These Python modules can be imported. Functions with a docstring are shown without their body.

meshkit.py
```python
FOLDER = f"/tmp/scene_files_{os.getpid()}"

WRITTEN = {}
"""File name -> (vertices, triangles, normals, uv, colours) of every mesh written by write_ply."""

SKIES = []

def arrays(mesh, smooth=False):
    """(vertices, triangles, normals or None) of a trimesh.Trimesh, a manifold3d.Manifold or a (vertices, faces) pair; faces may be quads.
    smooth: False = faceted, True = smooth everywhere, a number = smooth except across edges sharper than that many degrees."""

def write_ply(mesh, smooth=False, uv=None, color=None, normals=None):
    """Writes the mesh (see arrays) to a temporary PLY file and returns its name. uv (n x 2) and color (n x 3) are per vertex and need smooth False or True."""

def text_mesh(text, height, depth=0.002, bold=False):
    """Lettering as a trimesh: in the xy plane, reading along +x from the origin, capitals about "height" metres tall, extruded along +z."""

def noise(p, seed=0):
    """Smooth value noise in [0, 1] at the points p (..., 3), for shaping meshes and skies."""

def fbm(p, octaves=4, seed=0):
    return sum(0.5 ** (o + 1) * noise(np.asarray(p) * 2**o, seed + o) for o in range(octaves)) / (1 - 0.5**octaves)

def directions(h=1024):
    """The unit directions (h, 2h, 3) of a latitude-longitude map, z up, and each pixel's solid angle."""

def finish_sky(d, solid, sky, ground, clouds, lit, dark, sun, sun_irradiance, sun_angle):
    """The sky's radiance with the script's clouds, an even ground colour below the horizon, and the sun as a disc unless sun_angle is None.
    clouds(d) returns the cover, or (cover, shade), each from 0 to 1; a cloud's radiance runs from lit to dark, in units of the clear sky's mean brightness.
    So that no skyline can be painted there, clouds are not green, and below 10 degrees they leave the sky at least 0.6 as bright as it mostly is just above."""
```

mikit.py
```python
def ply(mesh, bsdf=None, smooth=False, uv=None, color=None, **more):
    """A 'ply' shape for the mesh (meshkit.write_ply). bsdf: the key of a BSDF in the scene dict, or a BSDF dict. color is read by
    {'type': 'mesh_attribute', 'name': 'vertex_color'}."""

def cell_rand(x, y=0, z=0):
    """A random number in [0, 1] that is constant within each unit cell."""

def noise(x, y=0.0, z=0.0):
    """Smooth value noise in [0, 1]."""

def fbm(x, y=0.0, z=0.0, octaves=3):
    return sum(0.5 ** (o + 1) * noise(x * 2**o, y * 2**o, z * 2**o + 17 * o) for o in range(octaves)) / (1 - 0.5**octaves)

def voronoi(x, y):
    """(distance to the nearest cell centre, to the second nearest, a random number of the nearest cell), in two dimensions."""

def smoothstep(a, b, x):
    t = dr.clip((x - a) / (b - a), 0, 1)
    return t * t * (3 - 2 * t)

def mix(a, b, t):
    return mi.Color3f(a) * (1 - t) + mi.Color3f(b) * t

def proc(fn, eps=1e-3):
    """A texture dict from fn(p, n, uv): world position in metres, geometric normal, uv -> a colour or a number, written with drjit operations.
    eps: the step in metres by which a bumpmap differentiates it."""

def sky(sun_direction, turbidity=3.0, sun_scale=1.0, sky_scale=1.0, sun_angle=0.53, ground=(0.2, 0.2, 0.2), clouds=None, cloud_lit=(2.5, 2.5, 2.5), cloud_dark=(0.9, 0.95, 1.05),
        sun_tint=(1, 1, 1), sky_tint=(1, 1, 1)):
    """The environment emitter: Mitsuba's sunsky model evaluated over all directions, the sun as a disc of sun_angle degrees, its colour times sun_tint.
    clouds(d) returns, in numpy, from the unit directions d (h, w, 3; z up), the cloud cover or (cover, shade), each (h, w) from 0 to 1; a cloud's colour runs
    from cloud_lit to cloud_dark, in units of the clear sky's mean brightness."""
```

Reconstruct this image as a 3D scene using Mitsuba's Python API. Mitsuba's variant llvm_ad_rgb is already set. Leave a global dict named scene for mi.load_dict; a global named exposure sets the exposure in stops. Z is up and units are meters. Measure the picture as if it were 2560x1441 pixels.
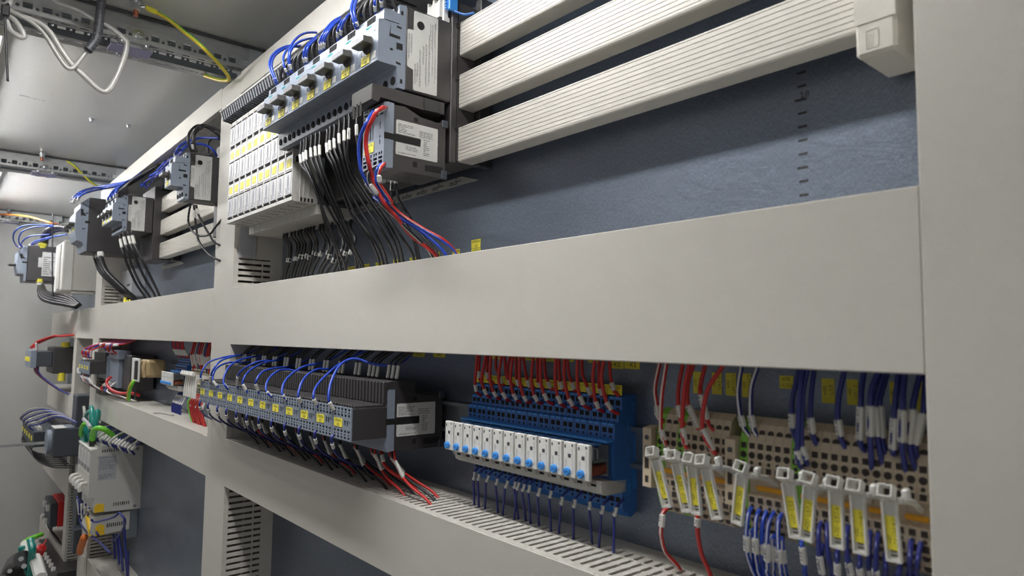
import math, random
import numpy as np, trimesh, drjit as dr, mitsuba as mi
from shapely.geometry import Polygon, box as sbox, Point
from shapely.ops import unary_union
import mikit, meshkit

# ---------------------------------------------------------------- camera, light, exposure
# Frame of the scene: x runs along the mounting plates (to the right), d is the distance in front of the plates (y = -d), z is up.
YAW, PITCH, ROLL, FOCAL = math.radians(-49.6153), math.radians(4.231), math.radians(0.6444), 1690.63
EYE = np.array([0.0164, -0.4681, -0.0271])
FW = np.array([math.sin(YAW) * math.cos(PITCH), math.cos(YAW) * math.cos(PITCH), math.sin(PITCH)])
RT = np.array([math.cos(YAW), -math.sin(YAW), 0.0])
UP = np.cross(RT, FW)
RT, UP = math.cos(ROLL) * RT + math.sin(ROLL) * UP, -math.sin(ROLL) * RT + math.cos(ROLL) * UP
T4 = mi.ScalarTransform4f
scene = {'type': 'scene'}
scene['camera'] = {'type': 'thinlens', 'fov': math.degrees(2 * math.atan(1280 / FOCAL)), 'fov_axis': 'x', 'near_clip': 0.01, 'far_clip': 50.0,
                   'aperture_radius': 0.0011, 'focus_distance': 0.9,
                   'to_world': T4().look_at(origin=EYE.tolist(), target=(EYE + FW).tolist(), up=UP.tolist())}
AMBIENT = 0.25                      # the dim room in front of the open cabinets
scene['room_light'] = {'type': 'constant', 'radiance': {'type': 'rgb', 'value': [AMBIENT, AMBIENT * 0.99, AMBIENT * 0.965]}}
LAMP = [59.0, 58.8, 57.9]           # radiance of the flat lamp of the nearest cabinet
LAMP_TUBE = [[50.0, 49.8, 49.0], [125.0, 124.6, 122.9]]      # radiance of the tube lamps of the other two cabinets
LAMP_D, LAMP_Z = 0.310, 0.462       # they hang under the roof near its front edge
exposure = 0.0


def at(u, v, d):
    """The point at distance d in front of the mounting plates that a pixel of the photograph shows."""
    r = FW * FOCAL + RT * (u - 1280) - UP * (v - 720.5)
    t = (-d - EYE[1]) / r[1]
    return (EYE[0] + r[0] * t, d, EYE[2] + r[2] * t)


# ---------------------------------------------------------------- meshes
_c = np.array([[sx * (1 - (a == 0) * .2), sy * (1 - (a == 1) * .2), sz * (1 - (a == 2) * .2)] for a in range(3) for sx in (-1, 1) for sy in (-1, 1) for sz in (-1, 1)])
CH_AX = np.repeat(np.arange(3), 8)
CH_SG = np.array([[sx, sy, sz] for a in range(3) for sx in (-1, 1) for sy in (-1, 1) for sz in (-1, 1)], float)
_c = CH_SG * np.where(np.arange(3)[None] == CH_AX[:, None], 1.0, .8)
_h = trimesh.convex.convex_hull(_c)
_m = [int(np.argmin(((_c - p) ** 2).sum(1))) for p in _h.vertices]
CH_F = np.array(_m)[_h.faces]
BX_V = np.array([[x, y, z] for x in (0, 1) for y in (0, 1) for z in (0, 1)], float)
BX_F = np.array([[0, 1, 3], [0, 3, 2], [4, 6, 7], [4, 7, 5], [0, 4, 5], [0, 5, 1], [2, 3, 7], [2, 7, 6], [0, 2, 6], [0, 6, 4], [1, 5, 7], [1, 7, 3]])
TEXTS = {}


def unit(v):
    v = np.asarray(v, float)
    return v / max(np.linalg.norm(v), 1e-12)


def spline(pts, step=None, n=8):
    """Catmull-Rom through the points."""
    p = np.asarray(pts, float)
    if len(p) < 3:
        return p
    p = np.vstack([2 * p[0] - p[1], p, 2 * p[-1] - p[-2]])
    out = []
    for i in range(1, len(p) - 2):
        t = np.linspace(0, 1, n, endpoint=False)[:, None]
        a, b, c, e = p[i - 1:i + 3]
        out.append(0.5 * (2 * b + (c - a) * t + (2 * a - 5 * b + 4 * c - e) * t ** 2 + (3 * b - a - 3 * c + e) * t ** 3))
    return np.vstack(out + [p[-2][None]])


class B:
    """Collects triangles in (x, d, z)."""

    def __init__(self):
        self.v, self.f, self.n = [], [], 0

    def add(self, v, f):
        self.v.append(np.asarray(v, float)); self.f.append(np.asarray(f, int) + self.n); self.n += len(v)
        return self

    def box(self, x0, x1, d0, d1, z0, z1, c=0.0):
        lo, hi = np.array([x0, d0, z0]), np.array([x1, d1, z1])
        if c <= 0:
            return self.add(lo + BX_V * (hi - lo), BX_F)
        c = min(c, .45 * float(np.min(hi - lo)))
        m, h = (lo + hi) / 2, (hi - lo) / 2
        inn = np.where(np.arange(3)[None] == CH_AX[:, None], 0.0, c)
        return self.add(m + CH_SG * (h - inn), CH_F)

    def prism(self, poly, a, b, ax):
        """Extrudes a 2D polygon from a to b: ax 'x' takes (d, z), 'd' takes (x, z), 'z' takes (x, d)."""
        if not hasattr(poly, 'geom_type'):
            poly = Polygon(poly)
        for g in getattr(poly, 'geoms', [poly]):
            if g.is_empty or g.area < 1e-12:
                continue
            m = trimesh.creation.extrude_polygon(g, b - a, engine='earcut')
            v = np.array(m.vertices); f = np.array(m.faces)
            v[:, 2] += a
            if ax == 'x':
                v = v[:, [2, 0, 1]]
            elif ax == 'd':
                v = v[:, [0, 2, 1]]; f = f[:, ::-1]
            self.add(v, f)
        return self

    def tube(self, pts, r, n=8, smooth=True, k=6, flat=1.0, flat_dir=None):
        c = spline(pts, n=k) if smooth else np.asarray(pts, float)
        t = np.gradient(c, axis=0)
        t /= np.maximum(np.linalg.norm(t, axis=1, keepdims=True), 1e-12)
        u = np.cross(t[0], [0.31, 0.2, 0.93]) if flat_dir is None else np.asarray(flat_dir, float)
        us = []
        for i in range(len(c)):
            u = u - t[i] * (u @ t[i]); u = u / max(np.linalg.norm(u), 1e-9); us.append(u)
        us = np.array(us); w = np.cross(t, us)
        a = np.arange(n) * 2 * np.pi / n
        rr = np.broadcast_to(np.asarray(r, float), (len(c),))
        v = c[:, None] + rr[:, None, None] * (us[:, None] * np.cos(a)[None, :, None] * flat + w[:, None] * np.sin(a)[None, :, None])
        m = len(c)
        i, j = np.meshgrid(np.arange(m - 1), np.arange(n), indexing='ij')
        q = i * n + j; q2 = i * n + (j + 1) % n
        f = np.concatenate([np.stack([q, q2, q2 + n], -1).reshape(-1, 3), np.stack([q, q2 + n, q + n], -1).reshape(-1, 3)])
        vv = np.vstack([v.reshape(-1, 3), c[0], c[-1]])
        k0, k1 = m * n, m * n + 1
        j = np.arange(n)
        f = np.vstack([f, np.stack([j * 0 + k0, (j + 1) % n, j], 1), np.stack([j * 0 + k1, (m - 1) * n + j, (m - 1) * n + (j + 1) % n], 1)])
        return self.add(vv, f)

    def cyl(self, p0, p1, r, r1=None, n=16):
        return self.tube([p0, p1], np.array([r, r if r1 is None else r1]), n=n, smooth=False)

    def lathe(self, p0, axis, prof, n=20):
        """prof: (distance along the axis, radius)."""
        p0, axis = np.asarray(p0, float), unit(axis)
        pts = [p0 + axis * max(a, 0 if i == 0 else -9) for i, (a, _) in enumerate(prof)]
        u = unit(np.cross(axis, [0.31, 0.2, 0.93])); w = np.cross(axis, u)
        ang = np.arange(n) * 2 * np.pi / n
        ring = np.cos(ang)[:, None] * u + np.sin(ang)[:, None] * w
        v = np.vstack([p0 + axis * a + ring * r for a, r in prof]); m = len(prof)
        i, j = np.meshgrid(np.arange(m - 1), np.arange(n), indexing='ij')
        q = i * n + j; q2 = i * n + (j + 1) % n
        f = np.concatenate([np.stack([q, q2, q2 + n], -1).reshape(-1, 3), np.stack([q, q2 + n, q + n], -1).reshape(-1, 3)])
        return self.add(v, f)

    def obox(self, c, u, v, w, su, sv, sw, ch=0.0):
        """A box about c with axes u, v, w and full sizes su, sv, sw."""
        b = B().box(-su / 2, su / 2, -sv / 2, sv / 2, -sw / 2, sw / 2, ch)
        p = b.v[0]
        q = np.asarray(c, float) + p[:, :1] * unit(u) + p[:, 1:2] * unit(v) + p[:, 2:] * unit(w)
        f = b.f[0]
        if np.dot(np.cross(unit(u), unit(v)), unit(w)) < 0:
            f = f[:, ::-1]
        return self.add(q, f)

    def text(self, s, o, u, v, h, depth=0.00025, center=True, bold=False, width=None):
        """Raised lettering at o, reading along u with its top towards v; capitals h tall; width squeezes or stretches it."""
        if (s, bold) not in TEXTS:
            m = meshkit.text_mesh(s, 1.0, 1.0, bold)
            TEXTS[s, bold] = (np.array(m.vertices), np.array(m.faces))
        p, f = TEXTS[s, bold]
        p = p * [h, h, depth]
        if width:
            p[:, 0] *= width / max(np.ptp(p[:, 0]), 1e-9)
        if center:
            p[:, 0] -= (p[:, 0].min() + p[:, 0].max()) / 2; p[:, 1] -= h / 2
        u, v = unit(u), unit(v)
        w = np.cross(u, v)
        if w @ np.array([0, 1, 0]) < -1e-6 or False:
            pass
        # in (x, d, z) reading along +x with top +z faces +d only in the mirrored frame: w is chosen to stand off the face
        w = -w
        q = np.asarray(o, float) + p[:, :1] * u + p[:, 1:2] * v + p[:, 2:] * w
        return self.add(q, f[:, ::-1])

    def move(self, x=0, d=0, z=0):
        self.v = [a + [x, d, z] for a in self.v]
        return self

    def join(self, o):
        for v, f in zip(o.v, o.f):
            self.v.append(v)
        base = self.n
        for f in o.f:
            self.f.append(f + base)
        self.n += o.n
        return self

    def mesh(self):
        v = np.vstack(self.v) * [1, -1, 1]
        f = np.vstack(self.f)[:, ::-1]
        return trimesh.Trimesh(v, f, process=False)


# ---------------------------------------------------------------- names, labels, groups
labels, used = {}, {}


def numbered(name):
    n = used.get(name, 0); used[name] = n + 1
    k = name if n == 0 else '%s_%03d' % (name, n)
    return k


def ply(b, mat, smooth=30):
    return mikit.ply(b.mesh(), mat, smooth=smooth) if isinstance(b, B) else b


def thing(name, label, cat, group=None):
    k = numbered(name)
    labels[k] = {'label': label, 'category': cat}
    if group:
        labels[k]['group'] = group
    return k


def part(parent, name, b, mat=None, smooth=30, label=None, kind=None, loc=None):
    k = numbered(parent + '__' + name)
    d = ply(b, mat, smooth)
    if loc is not None:
        d = {**d, 'to_world': T4().translate([loc[0], -loc[1], loc[2]])}
    scene[k] = d
    if label or kind:
        labels[k] = {}
        if label:
            labels[k]['label'] = label
        if kind:
            labels[k]['kind'] = kind
    return k


def part_each(parent, name, b, mat, smooth=False):
    for v, f in zip(b.v, b.f):
        c = B(); c.add(v, np.asarray(f) - np.min(f))
        part(parent, name, c, mat, smooth)


def single(name, b, mat, label, cat, group=None, smooth=30, kind=None, loc=None):
    k = thing(name, label, cat, group)
    d = ply(b, mat, smooth)
    if loc is not None:
        d = {**d, 'to_world': T4().translate([loc[0], -loc[1], loc[2]])}
    scene[k] = d
    if kind:
        labels[k]['kind'] = kind
    return k


def struct(name, b, mat, label=None, smooth=30):
    k = numbered(name)
    scene[k] = ply(b, mat, smooth)
    labels[k] = {'kind': 'structure'}
    if label:
        labels[k]['label'] = label
    return k


class Proto:
    """A thing whose parts are built once and placed many times."""

    def __init__(self):
        self.parts = []

    def p(self, name, b, mat, smooth=30, label=None, under=None):
        self.parts.append((name, ply(b, mat, smooth), label, under))
        return len(self.parts) - 1

    def each(self, name, b, mat, smooth=False, under=None):
        """Every piece of b becomes a part of its own."""
        for v, f in zip(b.v, b.f):
            c = B(); c.add(v, np.asarray(f) - np.min(f))
            self.p(name, c, mat, smooth, None, under)

    def place(self, name, label, cat, group, x, d, z, turn=None):
        k = thing(name, label, cat, group)
        w = T4().translate([x, -d, z])
        if turn is not None:
            w = w @ turn
        keys = []
        for nm, pd, lab, under in self.parts:
            kk = numbered((k if under is None else keys[under]) + '__' + nm)
            scene[kk] = {**pd, 'to_world': w}
            if lab:
                labels[kk] = {'label': lab}
            keys.append(kk)
        return k


ORD = ['first', 'second', 'third', 'fourth', 'fifth', 'sixth', 'seventh', 'eighth', 'ninth', 'tenth', 'eleventh', 'twelfth', 'thirteenth', 'fourteenth', 'fifteenth',
       'sixteenth', 'seventeenth', 'eighteenth', 'nineteenth', 'twentieth', 'twenty-first', 'twenty-second', 'twenty-third', 'twenty-fourth', 'twenty-fifth', 'twenty-sixth', 'twenty-seventh', 'twenty-eighth']


# ---------------------------------------------------------------- materials
def lin(c):
    c = np.asarray(c, float) / 255
    return np.where(c <= 0.04045, c / 12.92, ((c + 0.055) / 1.055) ** 2.4).tolist()


def mat(name, rgb, rough=0.45, metal=0.0, spec=0.5, tex=None, bump=None, **more):
    d = {'type': 'principled', 'base_color': tex if tex else {'type': 'rgb', 'value': lin(rgb)}, 'roughness': rough, 'metallic': metal, 'specular': spec, **more}
    if bump:
        d = {'type': 'bumpmap', 'arbitrary': bump[0], 'scale': bump[1], 'bsdf': d}
    scene[name] = {'type': 'twosided', 'bsdf': d}
    return name
rng = random.Random(7)


def _duct(p, n, uv):
    g = mikit.noise(p.x * 900, p.y * 900, p.z * 900)
    s = mikit.fbm(p.x * 14, p.y * 14, p.z * 30, octaves=4)
    return mi.Color3f(*lin((192, 188, 180))) * (0.965 + 0.03 * g + 0.05 * (s - .5))


def _zinc(p, n, uv):
    g = mikit.fbm(p.x * 700, p.y * 700, p.z * 1300, octaves=3)
    s = mikit.fbm(p.x * 9, p.y * 9, p.z * 16, octaves=4)
    k = mikit.smoothstep(.66, .9, mikit.noise(p.x * 1400, p.y * 1200, p.z * 1700 + 9))
    return mi.Color3f(*lin((121, 131, 146))) * (0.72 + .42 * g + .30 * (s - .5)) + mi.Color3f(.07) * k


def _zinc_r(p, n, uv):
    return .27 + .10 * mikit.fbm(p.x * 7, p.y * 7, p.z * 12, octaves=4) + .12 * mikit.noise(p.x * 300, p.y * 300, p.z * 700)


def _roof(p, n, uv):
    g = mikit.noise(p.x * 1300, p.y * 1300, p.z * 1300)
    return mi.Color3f(*lin((190, 189, 184))) * (0.97 + .05 * g)


mat('m_duct', None, .5, tex=mikit.proc(_duct))
mat('m_zinc', None, metal=.75, rough=mikit.proc(_zinc_r), tex=mikit.proc(_zinc))
mat('m_roof', None, .33, tex=mikit.proc(_roof), spec=.5)
mat('m_wall', (176, 175, 171), .5)
mat('m_gasket', (38, 39, 40), .6)
mat('m_rail', (172, 173, 172), .35, metal=.55)
mat('m_railin', (150, 156, 163), .3, metal=.8)
mat('m_chrome', (205, 208, 210), .18, metal=1.0)
mat('m_copper', (190, 120, 95), .3, metal=1.0)
mat('m_cover', (203, 199, 190), .38)
mat('m_floor', (150, 148, 142), .6)
mat('m_ink', (32, 32, 34), .5)
mat('m_void', (12, 12, 13), .8)

# mounting plates, roof sheets, end wall, floor
RAILX = [-1.212, -2.397, -3.592]
struct('wall_back', B().box(-1.235, .06, -.0025, 0, -1.25, .493), 'm_zinc', 'galvanised mounting plate of the nearest cabinet')
struct('wall_back', B().box(-2.425, -1.24, -.0025, 0, -1.25, .493), 'm_zinc', 'galvanised mounting plate of the middle cabinet')
struct('wall_back', B().box(-3.62, -2.43, -.0025, 0, -1.25, .493), 'm_zinc', 'galvanised mounting plate of the far cabinet')
struct('wall_rear', B().box(-3.7, .1, -.05, -.045, -1.5, .5), 'm_wall')
struct('wall_left', B().box(-3.66, -3.625, -.045, .52, -1.5, .5), 'm_wall', 'grey end panel at the far left')
struct('floor', B().box(-4.5, 2.0, -.05, 3.2, -1.56, -1.5), 'm_floor')
for i, (a, b) in enumerate([(-1.212, .3), (-2.397, -1.2122), (-3.62, -2.3972)]):
    struct('ceiling', B().box(a, b, -.045, .47, .4995, .5015), 'm_roof', ['roof sheet of the nearest cabinet', 'roof sheet of the middle cabinet', 'roof sheet of the far cabinet'][i])
    struct('trim_%d' % (i + 1), B().box(a, a + .0055, -.04, .465, .4945, .4996, .001), 'm_gasket', 'dark rubber gasket along the edge of a roof sheet')


# ---------------------------------------------------------------- wiring ducts
def finger(s, w, d0, d1, nub=True):
    """Outline in (along, depth) of one duct finger."""
    h = w / 2
    pts = [(s - h, d0), (s - h, d0 + (d1 - d0) * .46), (s - h - .0011, d0 + (d1 - d0) * .5), (s - h, d0 + (d1 - d0) * .54), (s - h, d1 - .0022), (s - h + .0018, d1),
           (s + h - .0018, d1), (s + h, d1 - .0022), (s + h, d0 + (d1 - d0) * .54), (s + h + .0011, d0 + (d1 - d0) * .5), (s + h, d0 + (d1 - d0) * .46), (s + h, d0)]
    return pts if nub else [pts[0], pts[4], pts[5], pts[6], pts[7], pts[11]]


def wiring_duct(label, vert, s0, s1, w0, w1, D=.085, slat_lo=None, slat_hi=None, pitch=.01, cover=True, ends=True):
    """A slotted duct along x (or z if vert): s0..s1 its length, w0..w1 its width, slats on the low / high side given as (from, to) get pieces of their own."""
    k = thing('wiring_duct', label, 'wiring duct')
    axis = 'x' if not vert else 'z'

    def bx(b, a0, a1, c0, c1, d0, d1, c=0):
        return b.box(a0, a1, d0, d1, c0, c1, c) if not vert else b.box(c0, c1, d0, d1, a0, a1, c)
    base = B()
    bx(base, s0, s1, w0, w1, 0, .0016)
    t = .0017
    for side, sl in ((0, slat_lo), (1, slat_hi)):
        c0, c1 = (w0, w0 + t) if side == 0 else (w1 - t, w1)
        bx(base, s0, s1, c0, c1, .0016, .021)
        if sl is None:
            bx(base, s0, s1, c0, c1, .021, D - .004)
        else:
            spans = sl if isinstance(sl, list) else [sl]
            e = s0
            for a, b_ in spans:
                if a > e + .001:
                    bx(base, e, a, c0, c1, .021, D - .004)
                e = b_
                n = int(round((b_ - a) / pitch))
                for i in range(n):
                    s = a + (i + .5) * pitch
                    f = B()
                    poly = finger(s, pitch * .62, .0212, D - .005)
                    if not vert:
                        f.prism(poly, c0, c1, 'z')
                    else:
                        f.prism([(d, q) for q, d in poly], c0, c1, 'x')
                    part(k, 'slat', f, 'm_duct', smooth=False)
                    if i < n - 1:
                        bx(base, s + pitch * .3, s + pitch * .7, c0, c1, .0335, .0358)
            if e < s1 - .001:
                bx(base, e, s1, c0, c1, .021, D - .004)
    part(k, 'base', base, 'm_duct', smooth=False)
    if cover:
        lid = B()
        bx(lid, s0, s1, w0 - .0008, w1 + .0008, D - .0016, D, .0006)
        bx(lid, s0, s1, w0 - .0009, w0 + .0001, D - .0085, D - .0008)
        bx(lid, s0, s1, w1 - .0001, w1 + .0009, D - .0085, D - .0008)
        part(k, 'cover', lid, 'm_duct', smooth=False)
    return k


D = .085
wiring_duct('wide blank grey wiring duct running across the middle of the nearest cabinet', False, -1.1718, -.1102, -.0425, .0533)
wiring_duct('grey slotted wiring duct below the contactors and the blue relays, its slotted top in view', False, -1.1815, -.1102, -.2795, -.2024, slat_hi=(-1.17, -.12))
wiring_duct('shallow grey wiring duct along the top of the nearest cabinet above the rotary breakers', False, -1.1718, -.1102, .394, .4325, slat_lo=(-1.1645, -.7))
wiring_duct('upright grey wiring duct between the nearest and the middle cabinet', True, -1.1, .43, -1.2735, -1.1718, slat_hi=[(-.60, -.2795), (.055, .105)])
wiring_duct('upright blank grey wiring duct at the right edge, nearest of all', True, -1.1, .45, -.1094, .012)
wiring_duct('wide blank grey wiring duct across the middle of the second cabinet', False, -2.45, -1.2745, -.041, .0572)
wiring_duct('lower grey wiring duct of the second cabinet with its loose lid under the transformer', False, -2.375, -1.2745, -.279, -.210)
wiring_duct('short low grey wiring duct under the white drive in the second cabinet', False, -2.367, -1.9, -.80, -.697)
wiring_duct('shallow grey wiring duct along the top of the second cabinet', False, -2.45, -1.2745, .394, .4325, slat_lo=(-2.2, -1.28))
wiring_duct('wide blank grey wiring duct of the far cabinet beside the end panel', False, -3.5, -2.47, -.044, .0545)
wiring_duct('lower grey wiring duct of the far cabinet above the dark switch', False, -3.5, -2.75, -.33, -.249)

# ---------------------------------------------------------------- cabinet lamps
for i, (x0, x1, dd, lab) in enumerate([(-1.05, -.15, LAMP_D, 'nearest'), (-2.25, -1.4, .43, 'middle'), (-3.3, -2.62, .357, 'far')]):
    lk = thing('cabinet_lamp', 'slim white lamp under the roof of the %s cabinet' % lab, 'lamp')
    if i == 0:
        hb = B().box(x0 - .01, x1 + .01, dd - .024, dd + .024, LAMP_Z + .012, .4994, .003)
        b = B().box(x0, x1, dd - .0188, dd + .0188, LAMP_Z + .0045, LAMP_Z + .0118)
    else:
        hb = B().box(x0 - .01, x1 + .01, dd - .024, dd + .024, LAMP_Z + .012, .4994, .003)
        b = B().tube([(x0, dd, LAMP_Z), (x1, dd, LAMP_Z)], .0125, n=16, smooth=False)
    part(lk, 'housing', hb, 'm_cover', smooth=False)
    dkt = ply(b, 'm_cover', False if i == 0 else True)
    dkt['emitter'] = {'type': 'area', 'radiance': {'type': 'rgb', 'value': LAMP if i == 0 else LAMP_TUBE[i - 1]}}
    part(lk, 'diffuser', dkt)

# ---------------------------------------------------------------- busbar covers
def cover_profile(z0, h, db, df):
    """(d, z) outline with the grooved front."""
    r = .0022
    pts = [(db, z0), (df - r, z0), (df - .0006, z0 + .0007), (df, z0 + r)]
    n = 9
    for i in range(n):
        z = z0 + .0045 + (h - .0072) * i / (n - 1)
        pts += [(df, z - .00028), (df - .0007, z), (df, z + .00028)]
    return pts + [(df, z0 + h - r), (df - .0006, z0 + h - .0007), (df - r, z0 + h), (db, z0 + h)]


def busbar_cover(x0, x1, z0, h, label, group, df=.0413):
    return single('busbar_cover', B().prism(cover_profile(z0, h, .0214, df), x0, x1, 'x'), 'm_cover', label, 'busbar cover', group, smooth=False)


for k in range(3):
    busbar_cover(-.5795, -.148, .2849 - .06 * k, .0395, 'long ribbed cream busbar cover in the nearest cabinet, ' + ['topmost', 'middle one', 'lowest'][k] + ' of three', 'ribbed busbar covers of the nearest cabinet')
for k in range(3):
    busbar_cover(-1.915, -1.275, .2865 - .06 * k, .0395, 'ribbed cream busbar cover in the second cabinet, ' + ['topmost', 'middle one', 'lowest'][k] + ' of three', 'ribbed busbar covers of the second cabinet')
ek = thing('busbar_end_cover', 'smooth cream end cover box on the right ends of the ribbed busbar covers', 'busbar end cover')
part(ek, 'shell', B().box(-.1525, -.1292, .008, .0545, .1428, .36, .0022), 'm_cover', smooth=30)
eb = B().box(-.1525, -.1292, .0542, .0551, .163, .36)
part(ek, 'front_panel', eb, 'm_cover', smooth=False)
b = B()
for a in ((-.1462, -.1458, .147, .1585), (-.1392, -.1388, .147, .1585), (-.1462, -.1388, .1581, .1585), (-.1462, -.1388, .147, .1474)):
    b.box(a[0], a[1], .0543, .0549, a[2], a[3])
for i in range(5):
    b.box(-.1452 + i * .0008, -.1449 + i * .0008, .0543, .0547, .1478, .156)
part(ek, 'release_tab', b, 'm_cover', smooth=False)

# printed scale on the mounting plate
b = B()
for k in range(10):
    z = .1674 - .01 * k
    long = k == 2
    mid = k == 7
    b.box(-.2125 - (.0052 if long else .0042 if mid else .0032), -.2092, 0, .0002, z - .0009, z + .0009)
b.text('18', (-.2105, .0002, .1507), (1, 0, .02), (0, 0, 1), .0042, depth=.0001)
part('wall_back', 'printed_scale', b, 'm_ink', smooth=False, label='black printed scale with the number 18')
mat('m_slate', (126, 135, 149), .42)          # blue-grey device plastic
mat('m_slatedark', (58, 63, 71), .45)
mat('m_black', (52, 50, 51), .42)
mat('m_blackgloss', (40, 40, 42), .3)
mat('m_knob', (62, 61, 58), .45)
mat('m_plate', (208, 208, 205), .4)
mat('m_yellow', (240, 226, 70), .5)
mat('m_teal', (60, 165, 165), .5)
mat('m_white', (216, 215, 210), .4)
mat('m_fuse', (188, 186, 180), .4)
mat('m_door', (166, 167, 172), .38)
mat('m_grille', (120, 121, 126), .5)
mat('m_blue', (44, 98, 168), .35)
mat('m_bluelight', (60, 140, 220), .35)
mat('m_beige', (190, 174, 152), .45)
mat('m_green', (120, 180, 60), .4)
mat('m_orange', (236, 168, 30), .4)
mat('m_clipgrey', (188, 187, 182), .4)
mat('m_micro', (112, 112, 114), .6)
mat('m_wblue', (34, 66, 170), .32)
mat('m_wnavy', (40, 48, 120), .35)
mat('m_wblack', (34, 34, 36), .33)
mat('m_wred', (186, 42, 40), .35)
mat('m_wgrey', (170, 168, 164), .4)
mat('m_wwhite', (225, 222, 216), .4)
mat('m_wgreen', (110, 200, 50), .35)
mat('m_wyellow', (214, 190, 60), .4)
scene['m_clear'] = {'type': 'thindielectric', 'int_ior': 1.35}


def face_grid(x0, x1, z0, z1, holes):
    """A face in (x, z) with rectangular openings (x, z, w, h) or round ones (x, z, r)."""
    g = sbox(x0, z0, x1, z1)
    cut = [sbox(h[0] - h[2] / 2, h[1] - h[3] / 2, h[0] + h[2] / 2, h[1] + h[3] / 2) if len(h) == 4 else Point(h[0], h[1]).buffer(h[2], 4) for h in holes]
    return g.difference(unary_union(cut)) if cut else g


def micro_lines(b, o, u, v, w, h, rows, seed, fill=.8, depth=.00012):
    """Print too small to read: rows of broken dashes over w x h from o."""
    r = random.Random(seed)
    o, u, v = np.asarray(o, float), unit(u), unit(v)
    n = -np.cross(u, v)
    for i in range(rows):
        y = h * (i + .5) / rows
        x = 0.0
        end = w * (fill + (1 - fill) * r.random()) if r.random() > .2 else w * (.3 + .4 * r.random())
        while x < end:
            l = min(h / rows * (1.0 + 2.2 * r.random()), end - x)
            if l > 1e-5:
                b.obox(o + u * (x + l / 2) + v * y + n * depth / 2, u, v, n, l, h / rows * .42, depth)
            x += l + h / rows * .45


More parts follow.
